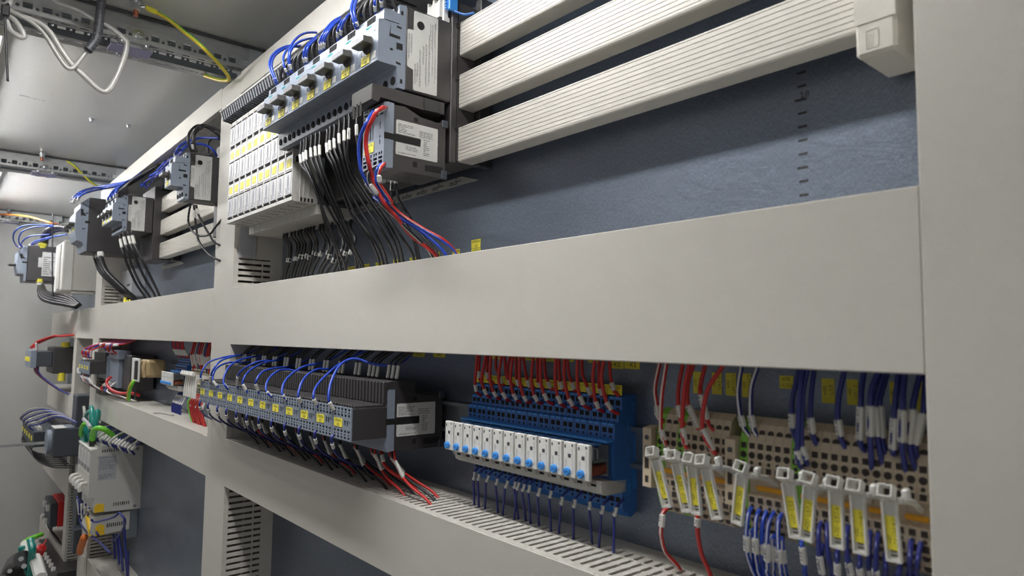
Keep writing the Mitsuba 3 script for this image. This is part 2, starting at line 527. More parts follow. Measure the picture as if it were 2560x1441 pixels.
# ---------------------------------------------------------------- rotary motor breakers
BRK_PROF = [(.110, .2295), (.1190, .2295), (.1205, .2508), (.1218, .2516), (.1415, .2516), (.1425, .2526), (.1425, .2945), (.1415, .2960), (.1368, .2972), (.1362, .3088), (.1290, .3100),
            (.1186, .3082), (.1182, .3185), (.110, .3200)]
LABEL_OUT = [(.0705, .2330), (.0712, .2320), (.0995, .2313), (.1003, .2325), (.1007, .2530), (.1073, .2548), (.1083, .2562), (.1085, .2945), (.1075, .2957), (.1012, .2960), (.1010, .3165), (.0998, .3175), (.0715, .3182), (.0705, .3172)]


def rating_label(p, x, d0=0.0, z0=0.0, seed=1):
    """The white rating plate on the right side of a breaker, lettering along z."""
    p.p('rating_plate', B().prism([(d + d0, z + z0) for d, z in LABEL_OUT], x, x + .0004, 'x'), 'm_plate', smooth=False, label='white printed rating plate')
    b = B()
    X = x + .0004
    e = (0, 0, -1), (0, -1, 0)          # reads downwards, tops towards the panel... towards smaller d
    for i, (dd, zt, zb, s) in enumerate([(.0742, .311, .236, 'A'), (.0775, .309, .238, 'B'), (.0812, .296, .236, 'C'), (.0850, .285, .236, 'D'), (.0885, .282, .262, 'E'), (.0925, .277, .236, 'F'), (.0955, .262, .236, 'G'), (.0985, .260, .236, 'H'), (.1035, .291, .268, 'I'), (.1065, .291, .262, 'J')]):
        micro_lines(b, (X, dd + d0 + .0011, zt + z0), (0, 0, -1), (0, -1, 0), zt - zb, .0022, 2, seed * 31 + i)
    b.text('WARNING', (X, .0735 + d0, .3085 + z0), (0, 0, -1), (0, -1, 0), .0012, depth=.0001)
    b.text('AVERTISSEMENT', (X, .0800 + d0, .3025 + z0), (0, 0, -1), (0, -1, 0), .0012, depth=.0001)
    p.p('print', b, 'm_micro', smooth=False)
    p.p('screw_hole', B().lathe((x + .0003, .0925 + d0, .3035 + z0), (1, 0, 0), [(0, .0046), (.0006, .0044), (.0003, .0026), (.0003, .0001)], 18), 'm_void')


def breaker_proto(label=True, small=False):
    p = Proto()
    W = .0446
    p.p('base', B().box(-W, 0, .052, .1102, .2297, .3197, .0012), 'm_black', smooth=False)
    h = B().prism(BRK_PROF, -W, 0, 'x')
    i_h = p.p('housing', h, 'm_slate', smooth=25)
    # openings of the lower terminals and upper terminals, vents, test button, side latches
    b = B()
    for x in (-.038, -.0225, -.007):
        b.cyl((x - .0005, .1170, .2385), (x - .0005, .12055, .2385), .0042, n=16)
        b.cyl((x, .1165, .3140), (x, .1190, .3140), .0034, n=12)
    p.each('terminal_opening', b, 'm_void')
    b = B()
    for i in range(5):
        b.box(-.0345 + i * .0036, -.0323 + i * .0036, .1355, .1373, .2992, .3068)
    p.p('vent', b, 'm_void', smooth=False)
    b = B().box(-.0372, -.0342, .1418, .1427, .2672, .2708)
    p.p('test_button', b, 'm_slatedark', smooth=False)
    p.p('brand_plate', B().text('SIEMENS', (-.0205, .1425, .2925), (1, 0, 0), (0, 0, 1), .0021, depth=.0003), 'm_teal', smooth=False)
    b = B()
    for q in (('OFF', -.0385, .2855), ('ON', -.0075, .2855), ('TEST', -.0305, .2735)):
        b.text(q[0], (q[1], .1425, q[2]), (1, 0, 0), (0, 0, 1), .0012, depth=.0002)
    p.p('print', b, 'm_slatedark', smooth=False)
    p.p('side_plate', B().box(-.0125, -.0045, .1418, .1430, .2560, .2640, .0003), 'm_plate', smooth=False)
    # rotary handle: collar and bar
    k = p.p('rotary_handle', B().prism([(-.0330, .1470), (-.0318, .1556), (-.0068, .1556), (-.0062, .1470), (-.0120, .1432), (-.0270, .1432)], .2705, .2768, 'z'), 'm_knob', smooth=False)
    p.p('collar', B().cyl((-.0195, .1405, .2736), (-.0195, .1447, .2736), .0098, .0092, n=24), 'm_knob', under=k)
    p.p('handle_cap', B().box(-.0322, -.0064, .1552, .1560, .2712, .2762), 'm_grille', smooth=False, under=k)
    if label:
        b = B()
        for poly in ([(.1282, .2945), (.1295, .2945), (.1287, .2845), (.1170, .2840), (.1170, .2812), (.1300, .2812)], [(.1158, .2925), (.1212, .2930), (.1212, .2948), (.1158, .2943)], [(.1140, .2700), (.1212, .2700), (.1212, .2768), (.1140, .2768)],
                     [(.1255, .2668), (.1285, .2668), (.1285, .2690), (.1255, .2690)], [(.1158, .2540), (.1212, .2545), (.1212, .2565), (.1158, .2560)], [(.1140, .3080), (.1166, .3080), (.1166, .3122), (.1140, .3122)], [(.1135, .2350), (.1160, .2350), (.1160, .2392), (.1135, .2392)],
                     [(.1185, .2972), (.1355, .2968), (.1355, .2974), (.1185, .2978)]):
            b.prism(poly, -.0008, .00025, 'x')
        p.each('side_slot', b, 'm_void')
        rating_label(p, .0001)
    return p


def marker(k, name, o, u, v, w, h, lines, depth=.0006, mname='m_yellow', size=None):
    """A small marking plate at o (its centre) with its lines of text as a sub-part."""
    o, u, v = np.asarray(o, float), unit(u), unit(v)
    n = -np.cross(u, v)
    kk = part(k, name, B().obox(o + n * depth / 2, u, v, n, w, h, depth), mname, smooth=False)
    b = B()
    m = len(lines)
    for i, s in enumerate(lines):
        hh = size or min(h / m * .62, w * 1.15 / max(len(s), 1))
        b.text(s, o + v * (h / m * ((m - 1) / 2 - i)) + n * depth, u, v, hh, depth=.0001, width=min(w * .88, hh * .74 * len(s)))
    part(kk, 'print', b, 'm_ink', smooth=False)
    return kk


BRK = breaker_proto(False)
BRKL = breaker_proto(True)
XR = -.5803
brk_keys = []
for i in range(7):
    lab = ['grey rotary breaker at the right end of the row, white rating plate on its side'] + ['grey rotary breaker, %s from the right in the row of seven' % ORD[k] for k in range(1, 6)] + ['grey rotary breaker at the left end of the row, above the fuse switches']
    k = (BRKL if i == 0 else BRK).place('rotary_breaker', lab[i], 'circuit breaker', 'rotary breakers of the nearest cabinet', XR - .045 * i, 0, 0)
    marker(k, 'marker_plate', (XR - .045 * i - .0253, .1426, .2593), (1, 0, 0), (0, 0, 1), .0178, .0094, ['+175/150', '-Q%d' % (i + 1)])
    brk_keys.append(k)

# busbar adapters: a black carrier under each breaker, the right one with its rail
for i in range(7):
    k = thing('busbar_adapter', 'black busbar adapter under the rightmost rotary breaker, beside the ribbed covers' if i == 0 else 'black busbar adapter under the %s rotary breaker from the right' % ORD[i], 'busbar adapter', 'busbar adapters of the nearest cabinet')
    x1 = XR - .045 * i
    b = B().box(x1 - .0446, x1, .043, .0518, .163, .352, .001)
    b.box(x1 - .0446, x1, .012, .043, .1665, .346)
    part(k, 'carrier', b, 'm_black', smooth=False)
    b = B()
    for zz in (.20, .262, .322):
        b.box(x1 - .036, x1 - .008, .0518, .0535, zz, zz + .012, .0005)
    part_each(k, 'clamp', b, 'm_blackgloss')
    if i == 0:
        part(k, 'rail', B().box(x1, x1 + .0102, .002, .0195, .163, .356, .0008), 'm_blackgloss', smooth=False)
        b = B()
        for zz, dz in ((.1995, .0028), (.2555, .0028), (.316, .006)):
            b.box(x1 - .001, x1 + .0006, .020, .046, zz, zz + dz)
        part_each(k, 'latch', b, 'm_void')
k = thing('white_terminal_clamp', 'white plastic clamp with round grooves atop the adapter, beside a blue plug', 'terminal clamp')
b = B().prism(Polygon([(-.612, .326), (-.587, .326), (-.587, .349), (-.612, .349)]).difference(unary_union([Point(-.6055, .3478).buffer(.0042), Point(-.594, .3478).buffer(.0042)])), .0545, .064, 'd')
b.box(-.587, -.5835, .0545, .061, .320, .345, .0006)
part(k, 'body', b, 'm_white', smooth=False)
part(k, 'clamp_foot', B().box(-.592, -.5835, .0525, .0562, .3175, .3265, .0006), 'm_white', smooth=False)
k = thing('blue_comb_plug', 'small blue comb-shaped plug beside the white clamp at the top', 'plug')
b = B().box(-.5795, -.5745, .048, .060, .331, .352, .001)
for i in range(6):
    b.box(-.5800, -.5778, .0595, .062, .3325 + i * .003, .3342 + i * .003)
part(k, 'comb', b, 'm_bluelight', smooth=False)
part(k, 'lever', B().tube([(-.576, .052, .3315), (-.568, .044, .3275), (-.556, .040, .3262)], .0014, n=8), 'm_blue')

# link module and the motor contactor below the first breaker
k = thing('link_module', 'black link module plugged between the first rotary breaker and the contactor under it', 'link module')
b = B().prism([(.060, .2270), (.146, .2270), (.1462, .2100), (.140, .2095), (.138, .2148), (.086, .2132), (.060, .2140)], XR - .0446, XR, 'x')
part(k, 'bridge', b, 'm_black', smooth=False)
b = B().box(XR - .0446, XR - .001, .1455, .1475, .2105, .2274, .0006)
part(k, 'front_plate', b, 'm_knob', smooth=False)
b = B()
for i in range(3):
    b.box(XR - .041 + i * .0075, XR - .0378 + i * .0075, .1462, .1476, .1990, .2150, .0005)
part_each(k, 'contact_blade', b, 'm_knob')
b = B().prism([(.066, .2140), (.086, .2132), (.0865, .2262), (.066, .2262)], XR - .0001, XR + .0012, 'x')
part(k, 'latch', b, 'm_blackgloss', smooth=False)
b = B()
for i in range(3):
    b.box(XR - .0405 + i * .0075, XR - .0383 + i * .0075, .1470, .1479, .2010, .2135)
part_each(k, 'slot', b, 'm_void')


def contactor_base(p, lab, seed):
    """Black base with its slate front frame; right side at x = 0, z -.155 to -.086."""
    W = .0446
    b = B().prism([(.0085, -.150), (.0115, -.1545), (.060, -.1550), (.073, -.1525), (.073, -.0875), (.060, -.0865), (.040, -.0935), (.020, -.0950), (.0085, -.0920)], -W, 0, 'x')
    p.p('base', b, 'm_black', smooth=False)
    fr = B().prism([(.0728, -.1535), (.0812, -.1545), (.0820, -.1500), (.0820, -.0880), (.0805, -.0858), (.0728, -.0862)], -W, .0002, 'x')
    p.p('front_frame', fr, 'm_slate', smooth=False)
    if not lab:
        return
    rect = [(.0195, -.1385), (.0690, -.1385), (.0700, -.1375), (.0700, -.1255), (.0400, -.1255), (.0400, -.1170), (.0700, -.1170), (.0700, -.1030), (.0690, -.1020), (.0195, -.1020), (.0187, -.1030), (.0187, -.1375)]
    p.p('rating_plate', B().prism(rect, 0, .0004, 'x'), 'm_plate', smooth=False, label='white printed rating plate')
    b = B()
    u, v = (0, -1, 0), (0, 0, 1)
    micro_lines(b, (.0004, .068, -.1155), u, v, .022, .010, 6, seed)
    micro_lines(b, (.0004, .042, -.1155), u, v, .018, .007, 4, seed + 1)
    micro_lines(b, (.0004, .0365, -.1345), u, v, .008, .018, 9, seed + 2)
    micro_lines(b, (.0004, .058, -.1325), u, v, .015, .005, 3, seed + 3)
    micro_lines(b, (.0004, .067, -.1370), u, v, .024, .0018, 1, seed + 4)
    p.p('print', b, 'm_micro', smooth=False)
    b = B().prism([(.0405, -.1247), (.0835, -.1247), (.0835, -.1180), (.0405, -.1180)], -.0006, .0003, 'x')
    p.p('guide_slot', b, 'm_void', smooth=False)
    b = B()
    for q in ([(.044, -.1000), (.049, -.1000), (.049, -.0955), (.044, -.0955)], [(.044, -.1480), (.049, -.1480), (.049, -.1425), (.044, -.1425)], [(.012, -.149), (.034, -.150), (.034, -.1435), (.012, -.1425)]):
        b.prism(q, -.0006, .0003, 'x')
    p.each('side_slot', b, 'm_void')
    b = B().box(-.003, .0012, .006, .0135, -.155, -.146, .0006).box(-.003, .0012, .006, .0135, -.0985, -.0905, .0006)
    p.p('rail_clip', b, 'm_slatedark', smooth=False)


# the contactor under the first breaker
p = Proto()
contactor_base(p, True, 5)
holes = []
for c in range(4):
    for r, (zz, hh) in enumerate([(-.0885, .0022), (-.0925, .0024), (-.0970, .0030), (-.1385, .0030), (-.1430, .0026), (-.1475, .0036), (-.1520, .0024)]):
        if r in (0, 3):
            holes += [(-.0392 + c * .0108 - .0022, zz, .0032, hh), (-.0392 + c * .0108 + .0022, zz, .0032, hh)]
        else:
            holes.append((-.0392 + c * .0108, zz, .0078, hh))
holes += [(-.0340, -.1135, .0035, .016), (-.0285, -.1135, .0035, .016), (-.0235, -.1135, .0020, .016), (-.0085, -.1075, .002, .004), (-.0085, -.1115, .002, .003), (-.0085, -.1210, .002, .003), (-.0085, -.1265, .002, .005)]
p.p('terminal_plate', B().prism(face_grid(-.0446, .0, -.1540, -.0866, holes), .0818, .0836, 'd'), 'm_slate', smooth=False)
p.p('inner_face', B().box(-.044, -.0006, .0806, .0821, -.1535, -.0870), 'm_void', smooth=False)
p.p('brand_plate', B().text('SIEMENS', (-.029, .0836, -.1030), (1, 0, 0), (0, 0, 1), .0024, depth=.0003), 'm_teal', smooth=False)
KC = p.place('motor_contactor', 'single black and slate contactor with white rating plate hanging below the rotary breakers', 'contactor', None, XR + .0003, .0495, .298)
marker(KC, 'marker_plate', (XR - .030, .0836 + .0495, .298 - .1295), (1, 0, 0), (0, 0, 1), .020, .0105, ['+175/150', '-K2'])

# sheet of printed scale under the adapters
k = thing('circuit_label_strip', 'grey printed strip on the plate under the busbar adapters', 'label')
b = B().prism([(-.930, .1545), (-.5945, .1545), (-.6270, .1640), (-.930, .1640)], .0003, .0016, 'd')
part(k, 'strip', b, 'm_clipgrey', smooth=False)
b = B()
for i in range(8):
    x = -.91 + i * .037
    micro_lines(b, (x, .0016, .1555), (1, 0, 0), (0, 0, 1), .026, .0045, 2, 60 + i)
    b.prism(Point(x + .014, .1612).buffer(.0022, 6).difference(Point(x + .014, .1612).buffer(.0018, 6)), .0016, .0018, 'd')
part(k, 'print', b, 'm_ink', smooth=False)

# ---------------------------------------------------------------- fuse switches
FP = Proto()
W = .027
b = B().prism([(.070, .157), (.1045, .157), (.1058, .158), (.1058, .3290), (.070, .3290)], .0002, W - .0002, 'x')
FP.p('body', b, 'm_fuse', smooth=False)
b = B()
for z0, z1 in ((.1645, .3260),):
    b.box(.0002, .0022, .1055, .1075, z0, z1).box(W - .0022, W - .0002, .1055, .1075, z0, z1)
b.box(.0002, W - .0002, .1055, .1075, .1572, .1630, .0006)
FP.p('frame', b, 'm_fuse', smooth=False)
for z0, z1 in ((.1665, .1978), (.2262, .2578), (.2862, .3190)):
    i = FP.p('door', B().box(.0028, W - .0028, .1056, .1079, z0, z1, .0006), 'm_door', smooth=False)
    FP.p('vent', B().prism(Polygon([(.0135 + .0030 * math.cos(a) , (z0 + z1) / 2 + .003 + .0098 * math.sin(a)) for a in np.linspace(0, 2 * np.pi, 18)[:-1]]), .1079, .1081, 'd'), 'm_grille', smooth=False, under=i)
    bb = B()
    micro_lines(bb, (.0055, .1079, z0 + .002), (1, 0, 0), (0, 0, 1), .015, .008, 4, int(z0 * 1e4))
    FP.p('print', bb, 'm_micro', smooth=False, under=i)
    FP.p('ledge', B().box(.003, W - .003, .1056, .1088, z1 + .0010, z1 + .0022), 'm_fuse', smooth=False)
    FP.p('slot', B().box(.003, W - .003, .1052, .1060, z0 - .0033, z0 - .0004), 'm_void', smooth=False)
for z0, z1 in ((.2020, .2215), (.2612, .2800)):
    i = FP.p('label_holder', B().box(.0024, W - .0024, .1056, .1072, z0, z1, .0004), 'm_white', smooth=False)
    FP.p('yellow_insert', B().box(.0060, W - .0060, .1070, .1076, z0 + .0035, z1 - .0045, .0002), 'm_yellow', smooth=False, under=i)
b = B()
for i in range(5):
    b.box(.012, .0135, .078 + i * .004, .0800 + i * .004, .1566, .1572)
FP.p('vent_hole', b, 'm_void', smooth=False)
b = B().box(.0003, W - .0003, .012, .0705, .1425, .157, .0006)
FP.p('terminal_cover', b, 'm_fuse', smooth=False)
for i in range(10):
    lab = 'light grey fuse switch, %s from the left in the bank of ten' % ORD[i] if i < 9 else 'light grey fuse switch at the right end of the bank, louvred side in view'
    k = FP.place('fuse_switch', lab, 'fuse switch', 'bank of fuse switches', -1.1442 + .027 * i, 0, 0)
    if i == 9:
        xs = -1.1442 + .27
        b = B()
        for dd in (.082, .0895):
            b.box(xs - .0004, xs + .0007, dd, dd + .0012, .168, .200)
        b.box(xs - .0004, xs + .001, .0955, .0965, .157, .329)
        part_each(k, 'side_rib', b, 'm_fuse')
        b = B()
        for j in range(4):
            b.box(xs - .0006, xs + .0004, .0770 + j * .0052, .0795 + j * .0052, .1580, .1630)
        b.box(xs - .0006, xs + .0004, .1000, .1030, .2115, .2195)
        part_each(k, 'louvre', b, 'm_void')
b = B()
k = thing('slotted_terminal_cover', 'long grey slotted cover strip above the fuse switches, left of the breakers', 'terminal cover')
part(k, 'strip', B().prism([(.074, .3480), (.108, .3550), (.109, .3590), (.074, .3620)], -1.196, -.905, 'x'), 'm_slatedark', smooth=False)
for i in range(28):
    x = -1.194 + i * .0102
    part(k, 'slat', B().prism([(.076, .3400), (.106, .3450), (.1105, .3600), (.108, .3610), (.076, .3490)], x, x + .0058, 'x'), 'm_slatedark', smooth=False)
b = B()
for i in range(56):
    x = -1.194 + i * .0051
    b.box(x, x + .003, .100, .112, .3590, .3625, .0006)
part(k, 'contact_tips', b, 'm_white', smooth=False)

# clear cover strip beside the upright duct, below the fuse bank
single('clear_cover_strip', B().box(-1.1675, -1.1660, .050, .078, .106, .158), 'm_door', 'small grey cover strip closing a cut-out in the upright duct under the fuse switches', 'cover strip', smooth=False)

# ---------------------------------------------------------------- DIN rails
def din_rail(x0, x1, z, label):
    b = B().prism([(0, z - .0175), (.0075, z - .0175), (.0075, z - .0135), (.0012, z - .0125), (.0012, z + .0125), (.0075, z + .0135), (.0075, z + .0175), (0.0062, z + .0175), (.0062, z + .0145), (0, z + .0135)], x0, x1, 'x')
    return single('din_rail', b, 'm_railin', label, 'mounting rail', smooth=False)


din_rail(-1.16, -.125, -.1195, 'galvanised mounting rail behind the contactors, relays and terminals of the nearest cabinet')

# ---------------------------------------------------------------- twelve auxiliary contactors
def aux_front(p):
    W = .0446
    b = B().box(-W, -.0004, .0815, .1228, -.1385, -.1045, .0008)
    p.p('contact_block', b, 'm_black', smooth=False)
    for i in range(7):
        x = -.0412 + i * .0062
        p.p('rib', B().box(x, x + .0030, .0832, .1215, -.1050, -.1018, .0005), 'm_black', smooth=False)
    b = B().prism([(.046, -.1030), (.082, -.1030), (.082, -.0785), (.078, -.0770), (.046, -.0770)], -W, -.0004, 'x')
    p.p('terminal_shroud', b, 'm_black', smooth=False)
    b = B()
    for i in range(6):
        x = -.0425 + i * .0074
        b.box(x, x + .0048, .0818, .0868, -.1015, -.0775, .0006)
    p.each('shroud_rib', b, 'm_black')
    holes = []
    for c in range(5):
        x = -.0388 + c * .0082
        for zz, ww, hh in ((-.1065, .0044, .0024), (-.1098, .0032, .0018), (-.1130, .0046, .0026), (-.1300, .0046, .0026), (-.1335, .0032, .0018), (-.1367, .0044, .0024)):
            holes.append((x, zz, ww, hh))
    holes += [(-.0150, -.1212, .0034, .0060), (-.0095, -.1212, .0034, .0060), (-.0045, -.1195, .0022, .0030)]
    p.p('terminal_plate', B().prism(face_grid(-.0442, -.0006, -.1392, -.1038, holes), .1236, .1252, 'd'), 'm_slate', smooth=False)
    p.p('inner_face', B().box(-.0436, -.0012, .1226, .1238, -.1386, -.1044), 'm_void', smooth=False)


CA, CAL = Proto(), Proto()
contactor_base(CA, False, 3); aux_front(CA)
contactor_base(CAL, True, 9); aux_front(CAL)
XC = -.648
for i in range(12):
    lab = 'contactor at the right end of the row of twelve, white rating plate on its side' if i == 0 else 'contactor at the left end of the row of twelve, before the upright duct' if i == 11 else 'black contactor with slate front and yellow label, %s from the right of twelve' % ORD[i]
    k = (CAL if i == 0 else CA).place('contactor', lab, 'contactor', 'row of twelve contactors', XC - .045 * i, 0, 0)
    marker(k, 'marker_plate', (XC - .045 * i - .0302, .1252, -.1213), (1, 0, 0), (0, 0, 1), .0190, .0092, ['+200/05', '-K%d' % (i + 1)])

# ---------------------------------------------------------------- thirteen interface relays
def relay_proto(last):
    p = Proto()
    W = .0154
    prof = [(.0, -.1745), (.0080, -.1785), (.0185, -.1700), (.0190, -.1560), (.0145, -.1500), (.0300, -.1450), (.0305, -.1150), (.0285, -.1120), (.0285, -.0985), (.0235, -.0975), (.0235, -.0885), (.0190, -.0875), (.0190, -.0765), (.0, -.0745)]
    p.p('socket', B().prism(prof, -W, 0, 'x'), 'm_blue', smooth=False)
    p.p('socket_edge', B().box(-.0158, 0, .0295, .0390, -.1136, -.1116, .0004), 'm_bluelight', smooth=False)
    b, b2 = B(), B()
    for dd, z0, hh in ((.0191, -.0838, .0044), (.0236, -.0948, .0040), (.0286, -.1062, .0042), (.0191, -.1650, .0040)):
        for x in (-.0136, -.0068):
            b.box(x, x + .0046, dd - .0006, dd + .00015, z0, z0 + hh)
            b2.cyl((x + .0023, dd - .0006, z0 - .0030), (x + .0023, dd + .0002, z0 - .0030), .0011, n=8)
    p.each('terminal_opening', b, 'm_void')
    p.p('test_hole', b2, 'm_void', smooth=False)
    b = B()
    for dd, z0 in ((.0191, -.0783), (.0236, -.0898), (.0286, -.1000)):
        for x in (-.0138, -.0070):
            b.box(x, x + .0052, dd - .0004, dd + .0003, z0, z0 + .0016)
    p.p('release_tab', b, 'm_bluelight', smooth=False)
    b = B().box(-.0150, -.0012, .0545, .0585, -.1428, -.1135, .0006)
    i = p.p('relay_front', b, 'm_white', smooth=False, label='white printed relay front')
    b = B()
    b.box(-.0092, -.0062, .0583, .0588, -.1262, -.1232)
    b.box(-.0132, -.0120, .0583, .0588, -.1186, -.1162).box(-.0050, -.0036, .0583, .0588, -.1168, -.1150)
    p.p('window', b, 'm_slatedark', smooth=False, under=i)
    b = B().text('finder', (-.0118, .0585, -.1310), (0, 0, 1), (-1, 0, 0), .0021, depth=.0001)
    b.text('46.61.9.024.0040', (-.0042, .0585, -.1290), (0, 0, 1), (-1, 0, 0), .0013, depth=.0001, width=.020)
    p.p('print', b, 'm_grille', smooth=False, under=i)
    j = p.p('relay_case', B().box(-.0146, -.0014, .0312, .0546, -.1430, -.1142), 'm_clear', smooth=False)
    b = B().cyl((-.008, .0340, -.1355), (-.008, .0510, -.1355), .0046, n=14)
    for q in range(8):
        b.cyl((-.008, .0345 + q * .0021, -.1355), (-.008, .0355 + q * .0021, -.1355), .0050, n=14)
    p.p('coil', b, 'm_copper', under=j)
    b = B().box(-.0128, -.0030, .0328, .0345, -.1415, -.1160).box(-.0128, -.0030, .0345, .0520, -.1290, -.1275).box(-.0105, -.0050, .0420, .0445, -.1275, -.1180, .0004).box(-.0105, -.0050, .0480, .0500, -.1275, -.1165, .0004)
    p.p('yoke', b, 'm_railin', smooth=False, under=j)
    b = B().lathe((-.0095, .0570, -.1378), (0, 1, 0), [(0, .0036), (.0040, .0034), (.0044, .0028), (.0044, .0001)], 18)
    c = p.p('clip_lever', b, 'm_bluelight')
    p.p('screw_slot', B().obox((-.0095, .0615, -.1378), (1, 0, .35), (0, 0, 1), (0, 1, 0), .0040, .0008, .0004), 'm_blue', smooth=False, under=c)
    # grey retaining clip under the relay
    b = B().prism([(.0140, -.1462), (.0440, -.1440), (.0455, -.1468), (.0440, -.1535), (.0400, -.1560), (.0140, -.1562)], -.0158, 0, 'x')
    c = p.p('retaining_clip', b, 'm_clipgrey', smooth=False)
    p.p('clip_slot', B().box(-.0110, -.0055, .0425, .0456, -.1490, -.1470), 'm_void', smooth=False, under=c)
    p.p('clip_bail', B().tube([(-.0138, .050, -.1432), (-.0142, .0475, -.1475), (-.0125, .0465, -.1500)], .0008, n=6), 'm_clipgrey', under=c)
    if last:
        b = B()
        t = (0, 0, 1), (0, 1, 0)
        u, v = (0, 0, 1), (0, 1, 0)
        for s, dd, zz, h in (('finder', .0112, -.1530, .0036), ('97.P2', .0078, -.1530, .0026), ('CE', .0052, -.0850, .0042), ('RINA', .0112, -.1010, .0036), ('UK CA', .0112, -.1230, .0028), ('US', .0055, -.0980, .0036)):
            b.text(s, (.0002, dd, zz), u, v, h, depth=.0001)
        for q in range(3):
            micro_lines(b, (.0002, .0030 - q * .0018, -.155), u, v, .050, .0028, 2, 80 + q)
        p.p('side_print', b, 'm_bluelight', smooth=False, label='pale lettering on the blue side')
    return p


RL, RLL = relay_proto(False), relay_proto(True)
XQ = -.3652
for i in range(13):
    lab = 'interface relay at the right end of the blue row, clear case and coil in view' if i == 0 else 'interface relay at the left end of the blue row beside the contactors' if i == 12 else 'white-fronted relay in a blue socket, %s from the right of thirteen' % ORD[i]
    k = (RLL if i == 0 else RL).place('interface_relay', lab, 'relay', 'row of thirteen interface relays', XQ - .0158 * i, 0, 0)
    marker(k, 'marker_plate', (XQ - .0158 * i - .0076, .0190, -.0707), (1, 0, 0), (0, 0, 1), .0155, .0085, ['+200/05', '-K%d' % (13 - i)])
def atz(u, v, zz):
    """The point on the level z = zz that a pixel of the photograph shows."""
    r = FW * FOCAL + RT * (u - 1280) - UP * (v - 720.5)
    t = (zz - EYE[2]) / r[2]
    p = EYE + r * t
    return (p[0], -p[1], p[2])


# ---------------------------------------------------------------- wires with their marker sleeves
def wire(name, mname, pts, r, label, group=None, sleeve=None, text=None, stripe=None, sw=.0030, up=True, k=6, n=8, tsize=None, tangle=None):
    """pts in (x, d, z); sleeve = (from, to) as fractions of the length, or a list of them; text is printed along the sleeve."""
    c = spline(pts, n=k)
    if tangle is not None:                      # too small and too many to count: joined with its neighbours
        tangle.setdefault(mname, B()).tube(c, r, n=6, smooth=False)
        if sleeve:
            s = np.concatenate([[0], np.cumsum(np.linalg.norm(np.diff(c, axis=0), axis=1))])
            for a, b_ in (sleeve if isinstance(sleeve, list) else [sleeve]):
                p0 = np.array([np.interp(a * s[-1], s, c[:, i]) for i in range(3)]); p1 = np.array([np.interp(b_ * s[-1], s, c[:, i]) for i in range(3)])
                ax = unit(p1 - p0); side = unit(np.cross(ax, [-.35, .93, 0]))
                tangle.setdefault('m_white', B()).obox((p0 + p1) / 2, ax, np.cross(side, ax), side, np.linalg.norm(p1 - p0), max(sw * .72, r * 2.4), sw, sw * .2)
        return
    t = thing(name, label, 'wire', group)
    part(t, 'sheath', B().tube(c, r, n=n, smooth=False), mname, smooth=True)
    if stripe:
        tt = np.gradient(c, axis=0); tt /= np.linalg.norm(tt, axis=1, keepdims=True)
        off = np.cross(tt, [-.5, -.85, .1]); off = np.cross(off, tt); off /= np.maximum(np.linalg.norm(off, axis=1, keepdims=True), 1e-9)
        off *= np.sign(off[:, 1:2] + 1e-9)
        part(t, 'stripe', B().tube(c + off * r * .62 + np.array([-.25, 0, 0]) * r, r * .55, n=6, smooth=False), stripe, smooth=True)
    if sleeve:
        s = np.concatenate([[0], np.cumsum(np.linalg.norm(np.diff(c, axis=0), axis=1))])
        for a, b_ in (sleeve if isinstance(sleeve, list) else [sleeve]):
            p0 = np.array([np.interp(a * s[-1], s, c[:, i]) for i in range(3)]); p1 = np.array([np.interp(b_ * s[-1], s, c[:, i]) for i in range(3)])
            put_sleeve(t, p0, p1, sw, text, up, r, tsize)
    return t


def flush_tangle(tangle, name, label):
    k = thing(name, label, 'wires')
    labels[k]['kind'] = 'stuff'
    names = {'m_wred': 'red_wires', 'm_wblue': 'blue_wires', 'm_wnavy': 'dark_blue_wires', 'm_wblack': 'black_wires', 'm_wgrey': 'grey_wires', 'm_wwhite': 'white_wires', 'm_wgreen': 'green_wire', 'm_white': 'marker_sleeves'}
    for m, b in tangle.items():
        part(k, names[m], b, m, smooth=True if m != 'm_white' else False, kind='stuff')
    tangle.clear()


def put_sleeve(t, p0, p1, sw, text, up=True, r=.001, tsize=None):
    ax = unit(p1 - p0); L = np.linalg.norm(p1 - p0)
    front = np.array([-.35, .93, .0]); front = unit(front - ax * (front @ ax)); side = np.cross(ax, front)
    th = max(sw * .72, r * 2.4)
    kk = part(t, 'marker_sleeve', B().obox((p0 + p1) / 2, ax, front, side, L, th, sw, sw * .22), 'm_white', smooth=False)
    if text:
        u = ax if (ax[2] > 0) == up else -ax
        v = np.cross(front, u) * 1.0
        v = v if v[0] < 0 else -v
        if not up:
            v = -v
        h = tsize or min(sw * .55, L * 1.05 / max(len(text), 1))
        part(kk, 'print', B().text(text, (p0 + p1) / 2 + front * (th / 2 + .00002), u, v, h, depth=.0001, width=min(L * .86, h * .8 * len(text))), 'm_ink', smooth=False)


def px(o, s, pts, d0, d1=None):
    """Zoomed-crop pixels (origin o, scale s) to points at depths running from d0 to d1."""
    m = len(pts)
    dd = [d0] * m if d1 is None else (np.linspace(d0, d1, m) if np.isscalar(d1) else d1)
    return [at(o[0] + x / s, o[1] + y / s, dd[i]) for i, (x, y) in enumerate(pts)]


